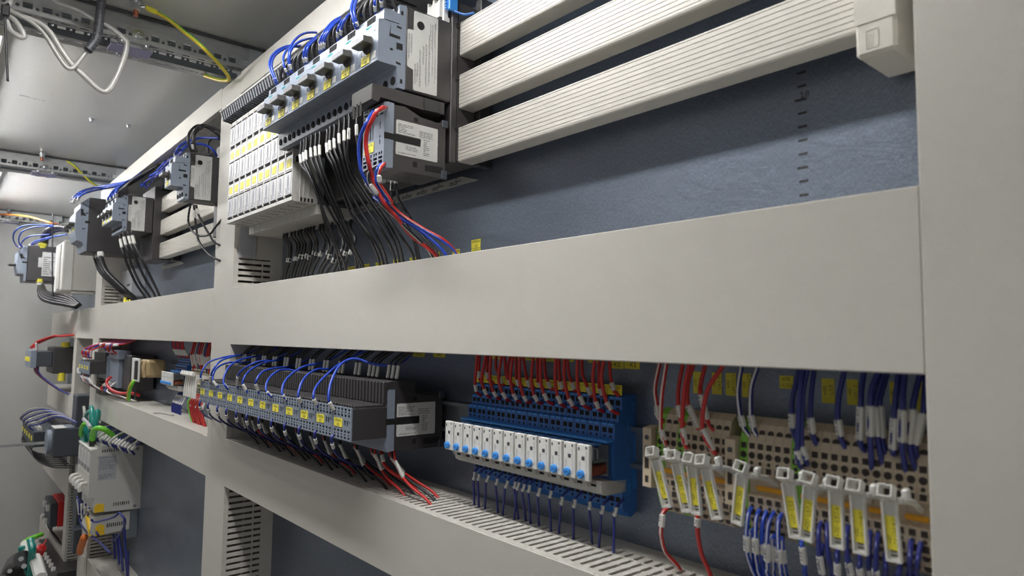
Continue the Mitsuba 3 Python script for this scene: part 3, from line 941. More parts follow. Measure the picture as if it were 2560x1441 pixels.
# red wires into the relay sockets
Z5 = ((1170, 870), 6.564)
FRONT = [[(150, 100), (120, 500), (118, 600), (135, 715), (215, 790)], [(290, 130), (225, 500), (258, 670), (305, 775), (370, 820)], [(375, 110), (360, 500), (412, 715), (465, 810), (535, 845)],
         [(550, 130), (500, 500), (560, 730), (625, 840), (690, 870)], [(735, 140), (695, 500), (740, 750), (800, 860), (870, 890)], [(850, 150), (845, 500), (905, 785), (960, 880), (1040, 900)],
         [(1070, 160), (1040, 500), (1080, 770), (1140, 885), (1220, 915)], [(1190, 170), (1190, 500), (1240, 745), (1300, 870), (1400, 930)], [(1440, 180), (1430, 500), (1465, 780), (1520, 920), (1600, 970)],
         [(1580, 180), (1580, 500), (1650, 830), (1720, 960), (1800, 1000)], [(1800, 190), (1790, 500), (1830, 785), (1895, 940), (2010, 1010)], [(2080, 200), (2050, 500), (2090, 875), (2140, 1000), (2230, 1050)],
         [(2230, 200), (2190, 500), (2270, 885), (2350, 1025), (2470, 1085)]]
BACK = [[(190, 110), (178, 370), (182, 490), (230, 590)], [(320, 130), (310, 390), (320, 500), (430, 600)], [(470, 110), (455, 300), (520, 470), (550, 590), (600, 620)], [(600, 130), (620, 400), (650, 510), (700, 590), (760, 620)],
        [(690, 140), (650, 320), (662, 520), (700, 610), (740, 630)], [(790, 150), (790, 450), (800, 510), (830, 630), (900, 640)], [(910, 160), (950, 450), (975, 520), (1010, 650), (1090, 650)], [(1140, 170), (1140, 480), (1150, 560), (1190, 650), (1240, 670)],
        [(1250, 170), (1270, 450), (1310, 550), (1350, 670), (1430, 690)], [(1490, 180), (1500, 480), (1510, 550), (1550, 680), (1610, 710)], [(1630, 190), (1660, 450), (1700, 560), (1740, 690), (1790, 720)], [(1870, 200), (1880, 450), (1960, 640), (2010, 780), (2070, 800)],
        [(2150, 210), (2150, 600), (2160, 660), (2200, 780), (2290, 800)], [(2320, 200), (2340, 480), (2355, 560), (2395, 700), (2480, 800)]]


def arc(c):
    c = np.asarray(c); s = np.concatenate([[0], np.cumsum(np.linalg.norm(np.diff(c, axis=0), axis=1))])
    return s / s[-1]


def sleeve_span(pts, a, b_):
    """The fractions of the smoothed length at control points a and b."""
    c = spline(pts, n=6); s = arc(c)
    return (s[a * 6], s[b_ * 6])


for i, q in enumerate(FRONT):
    p = px(*Z5, q, .036, [.040, .038, .0345, .0310, .0240])
    p = [(p[0][0], .040, -.036)] + p
    wire('wire', 'm_wred', p, .00155, 'red wire marked 14 into the blue relay row, %s from the left' % ORD[i], 'red wires marked 14', sleeve=sleeve_span(p, 3, 4), text='14', sw=.0042)
for i, q in enumerate(BACK):
    m = len(q)
    p = px(*Z5, q, .03, list(np.linspace(.032, .020, m)))
    p = [(p[0][0], .032, -.036)] + p
    wire('wire', 'm_wred', p, .0015, 'red wire marked 11 at the back of the relay row, %s from the left' % ORD[i], 'red wires marked 11', sleeve=sleeve_span(p, m - 2, m - 1) if m == 5 else sleeve_span(p, 2, 3), text='11', sw=.0040)

# blue wires from the relays down into the slotted duct
Z6 = ((1170, 1150), 5.764)
LOW = [((95, 170), (78, 300), (90, 645)), ((160, 200), (140, 305), (155, 675)), ((300, 220), (260, 325), (245, 700)), ((425, 265), (400, 370), (430, 755)), ((580, 295), (535, 410), (500, 790)), ((680, 310), (665, 420), (725, 845)), ((740, 320), (700, 440), (670, 850)),
       ((815, 345), (780, 460), (830, 870)), ((890, 360), (870, 480), (900, 910)), ((1035, 400), (1005, 530), (1020, 940)), ((1200, 440), (1175, 560), (1195, 1015)), ((1360, 530), (1340, 660), (1310, 1050)), ((1545, 565), (1520, 700), (1520, 1130)),
       ((1755, 600), (1750, 730), (1785, 1195)), ((1950, 655), (1920, 790), (1890, 1245)), ((2140, 680), (2105, 820), (2100, 1345))]
for i, (a, b_, e) in enumerate(LOW):
    en = atz(1170 + e[0] / 5.764, 1150 + e[1] / 5.764, -.2024)
    de = min(max(en[1], .024), .034)
    p0, p1 = px(*Z6, [a, b_], .0265, .0275)
    mid = [(p1[j] * .5 + en[j] * .5) for j in range(3)]
    p = [(p0[0] + .0012, .0185, p0[2] + .006), p0, p1, mid, en, (en[0] + .002, en[1], en[2] - .02)]
    wire('wire', 'm_wnavy', p, .00115, 'dark blue wire from the blue relays into the slotted duct, %s from the left' % ORD[i], 'blue wires below the relays', sleeve=sleeve_span(p, 1, 2), text='A2' if i == 7 else 'A1', sw=.0040)

# ---------------------------------------------------------------- terminal blocks
TPROF = [(.0, -.0835), (.026, -.0800), (.034, -.0790), (.040, -.0835), (.0445, -.0950), (.0462, -.1160), (.0432, -.1172), (.0432, -.1285), (.0462, -.1300), (.0445, -.1440), (.0405, -.1545), (.034, -.1575), (.010, -.1570), (0, -.1540)]


def tface(z):
    """Depth of the terminal's front at height z."""
    pr = sorted([(zz, d) for d, zz in TPROF[2:12]])
    return float(np.interp(z, [a for a, _ in pr], [d for _, d in pr]))


def terminal_proto(mname):
    p = Proto()
    W = .0059
    p.p('body', B().prism(TPROF, -W / 2, W / 2, 'x'), mname, smooth=False)
    for z, r, kind in ((-.0893, .0023, 0), (-.0978, .0019, 1), (-.1040, .0023, 0), (-.1088, .0013, 0), (-.1130, .0018, 1), (-.1328, .0018, 1), (-.1372, .0013, 0), (-.1412, .0020, 1), (-.1460, .0022, 0), (-.1520, .0023, 0)):
        d = tface(z)
        b = B()
        if kind == 0:
            b.cyl((0, d - .0009, z), (0, d + .00025, z), r, n=12)
        else:
            b.box(-r, r, d - .0009, d + .0003, z - r, z + r)
        p.p('opening' if kind else 'wire_entry', b, 'm_slot', smooth=False)
    return p


mat('m_slot', (44, 38, 34), .7)
TB, TG = terminal_proto('m_beige'), terminal_proto('m_green')
n = 0
for g, (x0, cnt, greens) in enumerate([(-.3055, 10, (0, 3)), (-.2360, 21, (0, 6, 20))]):
    for i in range(cnt):
        gr = i in greens
        x = x0 + .0061 * i
        if gr:
            lab = {(0, 0): 'green terminal block at the left end of the terminal row, beside the blue relays', (0, 3): 'green terminal block between beige ones in the left terminal group', (1, 0): 'green terminal block at the start of the right terminal group', (1, 6): 'green terminal block in the middle of the right terminal group', (1, 20): 'green terminal block at the right end, half behind the upright duct'}[g, i]
        else:
            lab = 'beige terminal block, %s from the left in the %s group of terminals' % (ORD[i], 'left' if g == 0 else 'right')
        (TG if gr else TB).place('terminal_block', lab, 'terminal block', 'row of terminal blocks', x, 0, 0)
for i, x in enumerate((-.3138, -.2430)):
    k = thing('end_bracket', 'beige end bracket with a screw ' + ('at the left end of the terminal row' if i == 0 else 'between the two terminal groups'), 'end bracket', 'end brackets of the terminals')
    b = B().prism([(.0, -.100), (.040, -.0930), (.050, -.0945), (.0505, -.1385), (.040, -.1400), (.0, -.136)], x - .0044, x + .0036, 'x')
    part(k, 'body', b, 'm_beige', smooth=False)
    part(k, 'screw', B().cyl((x - .0004, .0495, -.1015), (x - .0004, .0508, -.1015), .0018, n=12), 'm_slatedark')
    part(k, 'slot', B().box(x - .0022, x + .0012, .0500, .0507, -.1245, -.1080), 'm_slot', smooth=False)
    part(k, 'notch', B().box(x - .0020, x + .0010, .0500, .0507, -.1350, -.1300), 'm_slot', smooth=False)
for i, (a, b_) in enumerate([(-.303, -.2485), (-.2275, -.2035), (-.1975, -.1610), (-.1560, -.1400), (-.1365, -.1240)]):
    single('jumper_bar', B().box(a, b_, .0430, .0452, -.1268, -.1236, .0008), 'm_orange', 'orange jumper bar along the terminals, %s from the left' % ORD[i], 'jumper bar', 'orange jumper bars', smooth=False)

# white marker carriers in front of the terminals: (x at the head, x at the foot, text lines)
CARR = [(-.2840, -.2755, ['+00-L40']), (-.2665, -.2595, ['+00-L42 V']), (-.2535, -.2520, ['+00', 'L43 C11 A']), (-.2435, -.2365, ['+00', '-L43 C11 B']), (-.2165, -.2225, ['+00-L50']), (-.1872, -.1840, ['+00-L53']), (-.1735, -.1780, ['+00-L57.3']),
        (-.1590, -.1600, ['+00-L57.4']), (-.1475, -.1475, ['+00', '-L58 C11 A/1']), (-.1315, -.1305, ['+00', '-L58 C11 A/2'])]
for i, (xh, xf, txt) in enumerate(CARR):
    dh, zh, zf = .0795, -.1085, -.1425
    k = thing('marker_carrier', 'white marker carrier, %s from the left, yellow label reading ' % ORD[i] + ' '.join(txt), 'marker carrier', 'marker carriers of the terminals')
    hd, ft = np.array([xh, dh, zh]), np.array([xf, .0765, zf])
    ax = unit(hd - ft); L = np.linalg.norm(hd - ft)
    side = unit(np.cross(ax, [0, 1, 0])); side = side if side[0] > 0 else -side
    fr = np.cross(side, ax); fr = fr if fr[1] > 0 else -fr
    mid = (hd + ft) / 2 - ax * .0012
    w, Ls = .0076, L - .0025
    b = B().obox(mid - fr * .0011, side, ax, fr, w, Ls, .0008)
    for s in (-1, 1):
        b.obox(mid + side * s * (w / 2 - .0005), side, ax, fr, .0010, Ls, .0030)
    b.obox(mid - ax * (Ls / 2 - .0008), side, ax, fr, w, .0016, .0030)
    part(k, 'channel', b, 'm_white', smooth=False)
    # the hollow square head, tilted up towards the front
    hx, hu, hn = side, unit(ax * .55 + fr * .6), None
    hn = np.cross(hx, hu); hn = hn if hn[2] > 0 or hn[1] > 0 else -hn
    c = hd + fr * .0020 + ax * .0030
    nrm = unit(fr * .80 + ax * .45); upv = unit(ax * .80 - fr * .45)
    b = B()
    for s in (-1, 1):
        b.obox(c + side * s * .0034, side, upv, nrm, .0011, .0068, .0062, .0003)
        b.obox(c + upv * s * .0030, side, upv, nrm, .0078, .0011, .0062, .0003)
    part(k, 'head', b, 'm_white', smooth=False)
    # the arm that clips into the terminals, to the right of the head
    b = B().tube([hd + side * .0030 - fr * .001 - ax * .002, hd + side * .0040 - fr * .010 - ax * .004, hd + side * .0040 - fr * .022 - ax * .008, (xh + .003, .0440, -.1205)], .0019, n=8)
    b.obox(hd + side * .0066 - fr * .006 + ax * .0005, side, ax, fr, .0035, .0065, .0050, .0008)
    part(k, 'clip_arm', b, 'm_white', smooth=False)
    fy = part(k, 'yellow_insert', B().obox(mid - fr * .0003 - ax * .0010, side, ax, fr, w - .0024, Ls * .56, .0006), 'm_yellow', smooth=False)
    b = B()
    for j, s in enumerate(txt):
        off = 0 if len(txt) == 1 else (.0014 if j == 0 else -.0014)
        hgt = .0026 if len(txt) == 1 else .0019
        b.text(s, mid - fr * .00001 - ax * (.0010 if j or len(txt) == 1 else .0045) - side * off + fr * .0000, ax, -side, hgt, depth=.0001, width=min(Ls * .52, hgt * .74 * len(s)))
    part(fy, 'print', b, 'm_ink', smooth=False)
    b = B()
    for q in (.40, .33):
        b.obox(mid - ax * (Ls * q) - fr * .0006, side, ax, fr, w * .42, .0009, .0005)
    part(k, 'slot', b, 'm_slot', smooth=False)

# stickers on the plate above and below the big duct
Z1, Z2 = ((1590, 880), 4.503), ((1940, 880), 4.503)


def sticker(o, s, box, lines, label, rot=True):
    x0, y0, x1, y1 = box
    a, b_, c, e = (np.array(at(o[0] + x / s, o[1] + y / s, .0003)) for x, y in ((x0, y0), (x1, y0), (x0, y1), (x1, y1)))
    X0, X1, ZT, ZB = (a[0] + c[0]) / 2, (b_[0] + e[0]) / 2, (a[2] + b_[2]) / 2, (c[2] + e[2]) / 2
    k = thing('yellow_sticker', label, 'label', 'yellow stickers on the mounting plate')
    part(k, 'sheet', B().box(X0, X1, .0001, .0004, ZB, ZT), 'm_yellow', smooth=False)
    b = B(); m = len(lines)
    for i, t in enumerate(lines):
        f = ((m - 1) / 2 - i) / m
        if rot:
            w = ZT - ZB
            b.text(t, ((X0 + X1) / 2 - f * (X1 - X0), .0004, (ZT + ZB) / 2), (0, 0, 1), (-1, 0, 0), (X1 - X0) / m * .55, depth=.0001, width=min(w * .88, (X1 - X0) / m * .45 * len(t)))
        else:
            b.text(t, ((X0 + X1) / 2, .0004, (ZT + ZB) / 2 + f * (ZT - ZB)), (1, 0, 0), (0, 0, 1), (ZT - ZB) / m * .55, depth=.0001, width=min((X1 - X0) * .86, (ZT - ZB) / m * .45 * len(t)))
    part(k, 'print', b, 'm_ink', smooth=False)


sticker(*Z1, (645, 225, 745, 470), ['+00', '-L40'], 'yellow sticker reading +00 above the red wires of the terminals')
sticker(*Z1, (855, 235, 965, 480), ['+00', '-L42 V'], 'yellow sticker reading +00 -L42 V above the terminals')
sticker(*Z1, (1010, 240, 1125, 495), ['+00', '-L43 C11 A'], 'yellow sticker reading +00 -L43 C11 A above the terminals')
sticker(*Z1, (1195, 245, 1295, 512), ['+00', '-L43 C11 B'], 'yellow sticker reading +00 -L43 C11 B above the terminals')
sticker(*Z2, (40, 270, 195, 415), ['+00', '-L50'], 'yellow sticker reading +00 -L50 lying lengthwise above the terminals', rot=False)
sticker(*Z2, (515, 300, 660, 580), ['+00', '-L53'], 'yellow sticker reading +00 -L53 above the terminals')
sticker(*Z2, (800, 310, 925, 600), ['+00', '-L57.3'], 'yellow sticker reading +00 -L57.3 above the terminals')
sticker(*Z2, (1280, 340, 1370, 590), ['+00', '-L57.4'], 'yellow sticker half behind dark blue wires at the right end of the terminals')
sticker(*Z2, (1565, 330, 1690, 690), ['+00', '-L58 C11 A'], 'yellow sticker in the dark corner beside the right upright duct')
ST = ((0, 0), 1.0)
sticker(*ST, (1178.5, 599, 1201, 620), ['+175/150', '-Q1'], 'yellow sticker reading +175/150 -Q1 on the plate above the big duct', rot=False)
sticker(*ST, (1178.5, 621, 1201, 640), ['+175/150', '-Q2'], 'yellow sticker at the rim of the big duct under the one reading -Q1', rot=False)
for i, (u, v) in enumerate([(1140, 628), (1090, 635), (1033, 648), (992, 652), (948, 660), (914, 665), (878, 671)]):
    sticker(*ST, (u - 9, v - 4, u + 9, v + 16), ['+175/150', '-K%d' % (i + 1)], 'small yellow sticker peeping over the rim of the big duct, %s from the right' % ORD[i], rot=False)
for i, (u, v) in enumerate([(1580, 903), (1540, 902), (1485, 898), (1420, 895), (1370, 894), (1325, 892), (1285, 890), (1240, 888), (1098, 884), (1047, 883)]):
    w = 19 if i < 2 else 15
    sticker(*ST, (u - w, v - 22, u + w, v + (20 if i < 2 else 10)), ['+200/05', '-K%d' % (1 + i)], 'yellow sticker on the plate under the big duct above the relays, %s from the right' % ORD[i], rot=False)

# red and blue wires into the terminals
RW = 'red wire with a white sleeve into the left terminal group, %s from the left'
for i, (o, c, q, sl, tx, dd, st) in enumerate([
        (Z1, 'm_wred', [(270, 110), (215, 400), (235, 600), (245, 730), (320, 800)], (2, 3), 'L40', .040, 'm_wwhite'), (Z1, 'm_wred', [(345, 110), (290, 500), (280, 875), (320, 1010), (335, 1040)], (2, 3), 'L40', .052, 'm_wwhite'),
        (Z1, 'm_wred', [(530, 125), (480, 400), (475, 595), (495, 745), (560, 830)], (2, 3), 'L42 V', .040, None), (Z1, 'm_wred', [(605, 130), (545, 420), (520, 855), (555, 1055), (580, 1080)], (2, 3), 'L42 V', .053, None),
        (Z1, 'm_wred', [(650, 130), (585, 350), (587, 600), (700, 865), (722, 880)], (2, 3), 'L43 C11 A', .041, None), (Z1, 'm_wred', [(780, 140), (732, 350), (725, 475), (800, 770), (885, 900)], (2, 3), 'L43 C11 B', .040, None),
        (Z1, 'm_wred', [(980, 150), (800, 450), (748, 870), (870, 1120), (905, 1135)], (2, 3), 'L43 C11 B', .053, None),
        (Z1, 'm_wnavy', [(1190, 155), (1150, 450), (1175, 715), (1210, 850), (1290, 960)], (2, 3), 'L50', .042, 'm_wwhite'), (Z1, 'm_wnavy', [(1370, 165), (1300, 400), (1292, 710), (1318, 860), (1370, 955)], (2, 3), 'L50', .042, 'm_wwhite'),
        (Z2, 'm_wnavy', [(260, 190), (192, 500), (180, 690), (185, 862), (245, 1030)], (2, 3), 'L53', .042, None), (Z2, 'm_wnavy', [(300, 190), (270, 450), (240, 1105), (268, 1275), (282, 1295)], (2, 3), None, .053, None),
        (Z2, 'm_wnavy', [(355, 195), (300, 500), (290, 1060), (335, 1225), (350, 1280)], (2, 3), None, .051, None), (Z2, 'm_wnavy', [(430, 195), (400, 450), (385, 735), (410, 930), (465, 1060)], (2, 3), 'L57.3', .043, None),
        (Z2, 'm_wnavy', [(770, 210), (710, 500), (695, 757), (725, 960), (785, 1090)], (2, 3), 'L57.4', .043, None), (Z2, 'm_wnavy', [(990, 220), (962, 430), (955, 610), (945, 1000), (1010, 1130)], (2, 3), 'L58 C11 A/1', .047, None),
        (Z2, 'm_wnavy', [(1150, 235), (1080, 400), (1062, 600), (1060, 960), (1085, 1400)], (2, 3), 'L58 C11 A/1', .050, None), (Z2, 'm_wnavy', [(1210, 235), (1150, 430), (1115, 610), (1140, 960), (1220, 1370)], (2, 3), None, .046, None),
        (Z2, 'm_wnavy', [(1250, 240), (1190, 450), (1165, 600), (1195, 975), (1230, 1160)], (2, 3), None, .043, None), (Z2, 'm_wnavy', [(1380, 240), (1350, 500), (1335, 740), (1315, 1110), (1350, 1150)], (2, 3), 'L58 C11 A/2', .048, None),
        (Z2, 'm_wnavy', [(1450, 245), (1432, 450), (1425, 645), (1415, 1025), (1470, 1400)], (2, 3), 'L58 C11 A/2', .051, None), (Z2, 'm_wnavy', [(1620, 255), (1575, 450), (1540, 635), (1500, 1040), (1600, 1400)], (2, 3), None, .047, None),
        (Z2, 'm_wnavy', [(1690, 300), (1670, 500), (1660, 680), (1570, 1050), (1590, 1200)], (2, 3), None, .045, None)]):
    p = px(*o, q, dd, [dd * .95, dd, dd + .002, dd + .001, .042])
    p = [(p[0][0] + .001, p[0][1], -.036)] + p
    red = c == 'm_wred'
    wire('wire', c, p, .0016 if red else .0017, (RW % ORD[i]) if red else 'dark blue wire %s into the terminals, %s from the left' % ('with a white sleeve' if not tx else 'marked ' + tx, ORD[i - 7]),
         'red wires of the terminals' if red else 'dark blue wires of the terminals', sleeve=sleeve_span(p, sl[0] + 1, sl[1] + 1), text=tx, sw=.0046, stripe=st)
Z3, Z4 = ((1590, 1120), 4.489), ((1940, 1120), 4.489)
e3 = atz(1590 + 490 / 4.489, 1120 + 1370 / 4.489, -.2024)
p = px(*Z3, [(355, 680), (300, 740), (285, 895), (285, 1000), (335, 1180)], .046, [.041, .046, .047, .045, .036]) + [e3, (e3[0] + .004, e3[1], e3[2] - .02)]
wire('wire', 'm_wred', p, .0016, 'white-striped red wire, sleeve L40, from the terminals down into the slotted duct', None, sleeve=sleeve_span(p, 1, 2), text='L40', stripe='m_wwhite', sw=.0046)
p = px(*Z3, [(745, 560), (715, 700), (692, 780), (690, 895), (700, 1020), (745, 1220), (840, 1440)], .046, [.042, .046, .047, .046, .042, .034, .026])
p.append((p[-1][0] + .006, .022, -.225))
wire('wire', 'm_wred', p, .0017, 'plain red wire from under marker carrier L43 C11 A down into the slotted duct', None, sleeve=sleeve_span(p, 2, 3), text='L42', sw=.0044)
BW = [(Z3, [(1300, 665), (1260, 760), (1240, 985), (1245, 1170), (1280, 1300), (1340, 1441)], (2, 3), 'L50', .058, 1), (Z3, [(1315, 920), (1292, 960), (1290, 1005), (1295, 1170), (1310, 1300), (1360, 1441)], (2, 3), None, .054, 1),
      (Z3, [(1390, 690), (1350, 800), (1342, 1007), (1345, 1195), (1360, 1300), (1395, 1441)], (2, 3), 'L50', .058, 1), (Z3, [(1470, 700), (1420, 850), (1410, 1070), (1413, 1200), (1420, 1300), (1440, 1441)], (2, 3), None, .055, 0),
      (Z3, [(1555, 715), (1490, 850), (1468, 1075), (1472, 1285), (1476, 1350), (1485, 1441)], (2, 3), 'L50', .060, 1), (Z3, [(1550, 980), (1535, 1030), (1538, 1095), (1545, 1280), (1548, 1350), (1552, 1441)], (2, 3), None, .055, 1),
      (Z3, [(1640, 740), (1597, 850), (1600, 1135), (1615, 1300), (1625, 1370), (1640, 1441)], (2, 3), 'L50', .060, 1), (Z3, [(1645, 1010), (1640, 1060), (1645, 1140), (1660, 1300), (1672, 1370), (1690, 1441)], (2, 3), None, .055, 1),
      (Z4, [(285, 1040), (286, 1075), (292, 1105), (318, 1315), (325, 1370), (335, 1441)], (2, 3), 'L53', .058, 0), (Z4, [(510, 830), (480, 950), (485, 1210), (520, 1430), (524, 1460), (530, 1500)], (2, 3), 'L57.3', .058, 0),
      (Z4, [(520, 1090), (515, 1130), (510, 1200), (530, 1290), (535, 1380), (540, 1500)], None, None, .053, 0), (Z4, [(580, 830), (573, 1000), (590, 1230), (630, 1370), (640, 1420), (650, 1500)], None, None, .056, 0),
      (Z4, [(700, 1140), (690, 1180), (688, 1285), (692, 1440), (694, 1470), (696, 1500)], (2, 3), None, .057, 0), (Z4, [(820, 870), (790, 1000), (810, 1285), (845, 1450), (850, 1480), (856, 1510)], (2, 3), 'L57.4', .058, 0),
      (Z4, [(935, 1210), (945, 1270), (935, 1340), (952, 1450), (955, 1480), (960, 1510)], (2, 3), None, .057, 0), (Z4, [(1060, 920), (1050, 1050), (1045, 1200), (1040, 1360), (1045, 1430), (1050, 1510)], (3, 4), None, .055, 0),
      (Z4, [(1150, 950), (1130, 1100), (1118, 1365), (1120, 1450), (1122, 1480), (1125, 1510)], (2, 3), None, .058, 0), (Z4, [(1225, 1200), (1228, 1280), (1230, 1350), (1228, 1420), (1230, 1460), (1232, 1510)], None, None, .056, 0),
      (Z4, [(1400, 1320), (1390, 1350), (1380, 1400), (1376, 1440), (1374, 1470), (1372, 1510)], None, None, .057, 0), (Z4, [(1520, 1030), (1508, 1150), (1503, 1280), (1500, 1390), (1500, 1440), (1500, 1510)], None, None, .055, 0),
      (Z4, [(1630, 1050), (1605, 1180), (1590, 1280), (1575, 1390), (1570, 1440), (1565, 1510)], None, None, .054, 0)]
for i, (o, q, sl, tx, dd, st) in enumerate(BW):
    p = px(*o, q, dd, [.044, dd - .004, dd, dd - .002, dd - .006, dd - .010])
    e = p[-1]
    p.append((e[0] + .004, .034, -.2020)); p.append((e[0] + .005, .032, -.225))
    wire('wire', 'm_wblue' if i < 9 else 'm_wnavy', p, .0014, 'blue %swire hanging below the right terminal group, %s from the left' % ('and white striped ' if st else '', ORD[i]), 'blue wires hanging below the terminals',
         sleeve=sleeve_span(p, *sl) if sl else None, text=tx, sw=.0048 if tx == 'L50' else .0042, stripe='m_wwhite' if st else None)
# ---------------------------------------------------------------- wires above the rotary breakers
ZA = ((540, 0), 6.005)
for i, q in enumerate([[(905, 1280), (872, 1195), (800, 980), (870, 800), (1080, 690), (1330, 705)], [(930, 1275), (895, 1190), (835, 980), (900, 820), (1100, 705), (1320, 715)], [(1090, 1120), (1040, 1045), (1008, 900), (1050, 770), (1150, 690), (1330, 690)],
                       [(1120, 1090), (1098, 1000), (1088, 800), (1185, 600), (1350, 495), (1590, 490)], [(1145, 1090), (1115, 990), (1115, 780), (1230, 640), (1400, 580), (1560, 575)], [(1340, 980), (1318, 890), (1330, 740), (1450, 600), (1600, 505), (1680, 470)],
                       [(1375, 970), (1352, 880), (1380, 720), (1480, 610), (1580, 560), (1700, 540)], [(1555, 790), (1558, 690), (1600, 520), (1750, 330), (1920, 240), (2060, 215)], [(1585, 790), (1590, 680), (1640, 510), (1780, 340), (1940, 250), (2080, 230)],
                       [(1620, 770), (1620, 660), (1680, 490), (1810, 340), (1970, 265), (2100, 240)], [(1830, 620), (1822, 500), (1850, 380), (1930, 290), (2040, 235), (2250, 235)], [(1880, 560), (1872, 470), (1940, 290), (2060, 165), (2180, 80), (2320, -10)],
                       [(2105, 450), (2080, 370), (2030, 150), (2065, 0), (2110, -70), (2200, -120)], [(2150, 430), (2110, 350), (2075, 150), (2115, 0), (2170, -70), (2260, -120)], [(2400, 230), (2385, 110), (2385, 0), (2420, -70), (2470, -110), (2540, -150)], [(2490, 160), (2480, 40), (2480, -60), (2510, -120), (2560, -150), (2640, -180)]]):
    p = px(*ZA, q, .130, [.1335, .140, .142, .128, .105, .075])
    wire('wire', 'm_wblue', p, .0015, 'bright blue wire looping up from the rotary breakers, %s from the left' % ORD[i], 'blue wires above the rotary breakers', sleeve=sleeve_span(p, 0, 1) if False else (sleeve_span(p, 0, 1)[1] * .55, sleeve_span(p, 0, 1)[1] * 1.25), text=['13', '14', '21', '22'][i % 4], sw=.0050)
for i in range(21):
    x = XR - .007 - .015 * i
    j = random.Random(i).random() * .004
    p = [(x, .1175, .3135), (x + .0005, .124, .328), (x + .003 + j, .122, .345), (x + .012 + j, .100, .372), (x + .018 + j, .066, .398)]
    wire('wire', 'm_wblack', p, .0021, 'thick black wire rising from the rotary breakers to the top duct, %s from the right' % ORD[i], 'black wires above the rotary breakers')

# wires below the breakers, running down into the big duct
ZC = ((540, 300), 3.274)
DUCT_IN = -.02
BK = [[(690, 345), (765, 460), (840, 640), (890, 830), (960, 1000), (1020, 1220)], [(716, 330), (785, 500), (860, 700), (930, 880), (1000, 1060), (1060, 1220)], [(735, 312), (775, 430), (850, 600), (940, 760), (1060, 980), (1190, 1210)], [(775, 292), (822, 430), (900, 600), (980, 770), (1085, 990), (1205, 1205)],
      [(812, 282), (862, 450), (930, 620), (1000, 760), (1090, 960), (1150, 1190)], [(846, 272), (882, 420), (950, 600), (1020, 760), (1110, 1000), (1180, 1190)], [(905, 256), (960, 380), (1020, 540), (1110, 780), (1250, 960), (1340, 1180)], [(930, 236), (982, 370), (1040, 540), (1150, 790), (1290, 990), (1370, 1180)],
      [(966, 220), (1010, 350), (1060, 500), (1180, 740), (1320, 960), (1400, 1180)], [(1006, 180), (1042, 330), (1090, 480), (1230, 720), (1390, 960), (1470, 1160)], [(1048, 155), (1072, 330), (1120, 470), (1270, 700), (1430, 940), (1500, 1160)], [(1086, 140), (1082, 300), (1130, 440), (1290, 690), (1460, 930), (1530, 1150)],
      [(1150, 110), (1172, 250), (1195, 400), (1330, 690), (1520, 960), (1620, 1140)], [(1300, 480), (1330, 560), (1380, 640), (1440, 720), (1580, 900), (1665, 1130)], [(1440, 560), (1432, 600), (1435, 645), (1480, 740), (1600, 930), (1650, 1140)], [(1470, 500), (1480, 570), (1492, 640), (1560, 760), (1700, 960), (1815, 1110)]]
for i, q in enumerate(BK):
    n0 = .122 if i < 13 else .085
    p = px(*ZC, q, n0, [n0, n0 - .004, n0 - .018, n0 - .034, n0 - .05 if i < 13 else .055, .050])
    p = [(p[0][0] - .004, p[0][1] - .002, p[0][2] + .028)] + p + [(p[-1][0] + .003, .046, .02)]
    wire('wire', 'm_wblack', p, .0016, 'black sleeved wire from the rotary breakers to the big duct, %s from the left' % ORD[i], 'black wires below the rotary breakers',
         sleeve=[(sleeve_span(p, 0, 1)[1] * .62, sleeve_span(p, 0, 1)[1] * 1.12)], text=['2', '4', '6'][i % 3], sw=.0044)
# thick black wires under the fuse switches
ZF = ((560, 560), 7.53)
for i, q in enumerate([[(1130, 270), (1225, 420), (1215, 640), (1190, 730), (1090, 1040)], [(1180, 260), (1260, 420), (1245, 640), (1225, 735), (1140, 1030)], [(1270, 250), (1370, 400), (1345, 620), (1320, 710), (1210, 1010)], [(1330, 240), (1420, 390), (1375, 610), (1350, 700), (1260, 1005)],
                       [(1400, 220), (1485, 380), (1440, 570), (1425, 670), (1320, 990)], [(1450, 210), (1530, 380), (1500, 580), (1490, 680), (1390, 980)], [(1520, 200), (1610, 360), (1560, 560), (1545, 660), (1440, 970)], [(1560, 190), (1640, 370), (1605, 590), (1595, 690), (1500, 960)],
                       [(1620, 180), (1715, 320), (1695, 510), (1680, 590), (1570, 950)], [(1680, 170), (1750, 320), (1740, 530), (1725, 610), (1640, 940)], [(1800, 150), (1900, 300), (1850, 520), (1800, 610), (1650, 940)], [(1860, 140), (1960, 320), (1970, 500), (1940, 590), (1780, 920)],
                       [(1930, 130), (2040, 340), (2000, 560), (1965, 670), (1830, 920)], [(2020, 120), (2120, 340), (2080, 640), (2040, 740), (1930, 910)], [(2150, 100), (2240, 300), (2225, 480), (2210, 570), (2060, 900)], [(2260, 90), (2330, 300), (2290, 510), (2260, 610), (2150, 880)], [(2380, 70), (2470, 280), (2400, 490), (2360, 580), (2260, 870)]]):
    p = px(*ZF, q, .035, [.034, .040, .043, .044, .046])
    p = [(p[0][0] - .006, .03, p[0][2] + .012)] + p + [(p[-1][0] - .004, .046, .03)]
    wire('wire', 'm_wblack', p, .0023, 'thick black sleeved wire curving under the fuse switches, %s from the left' % ORD[i], 'thick black wires under the fuse switches', sleeve=sleeve_span(p, 3, 4), text='T%d' % (i % 3 + 1), sw=.0054)
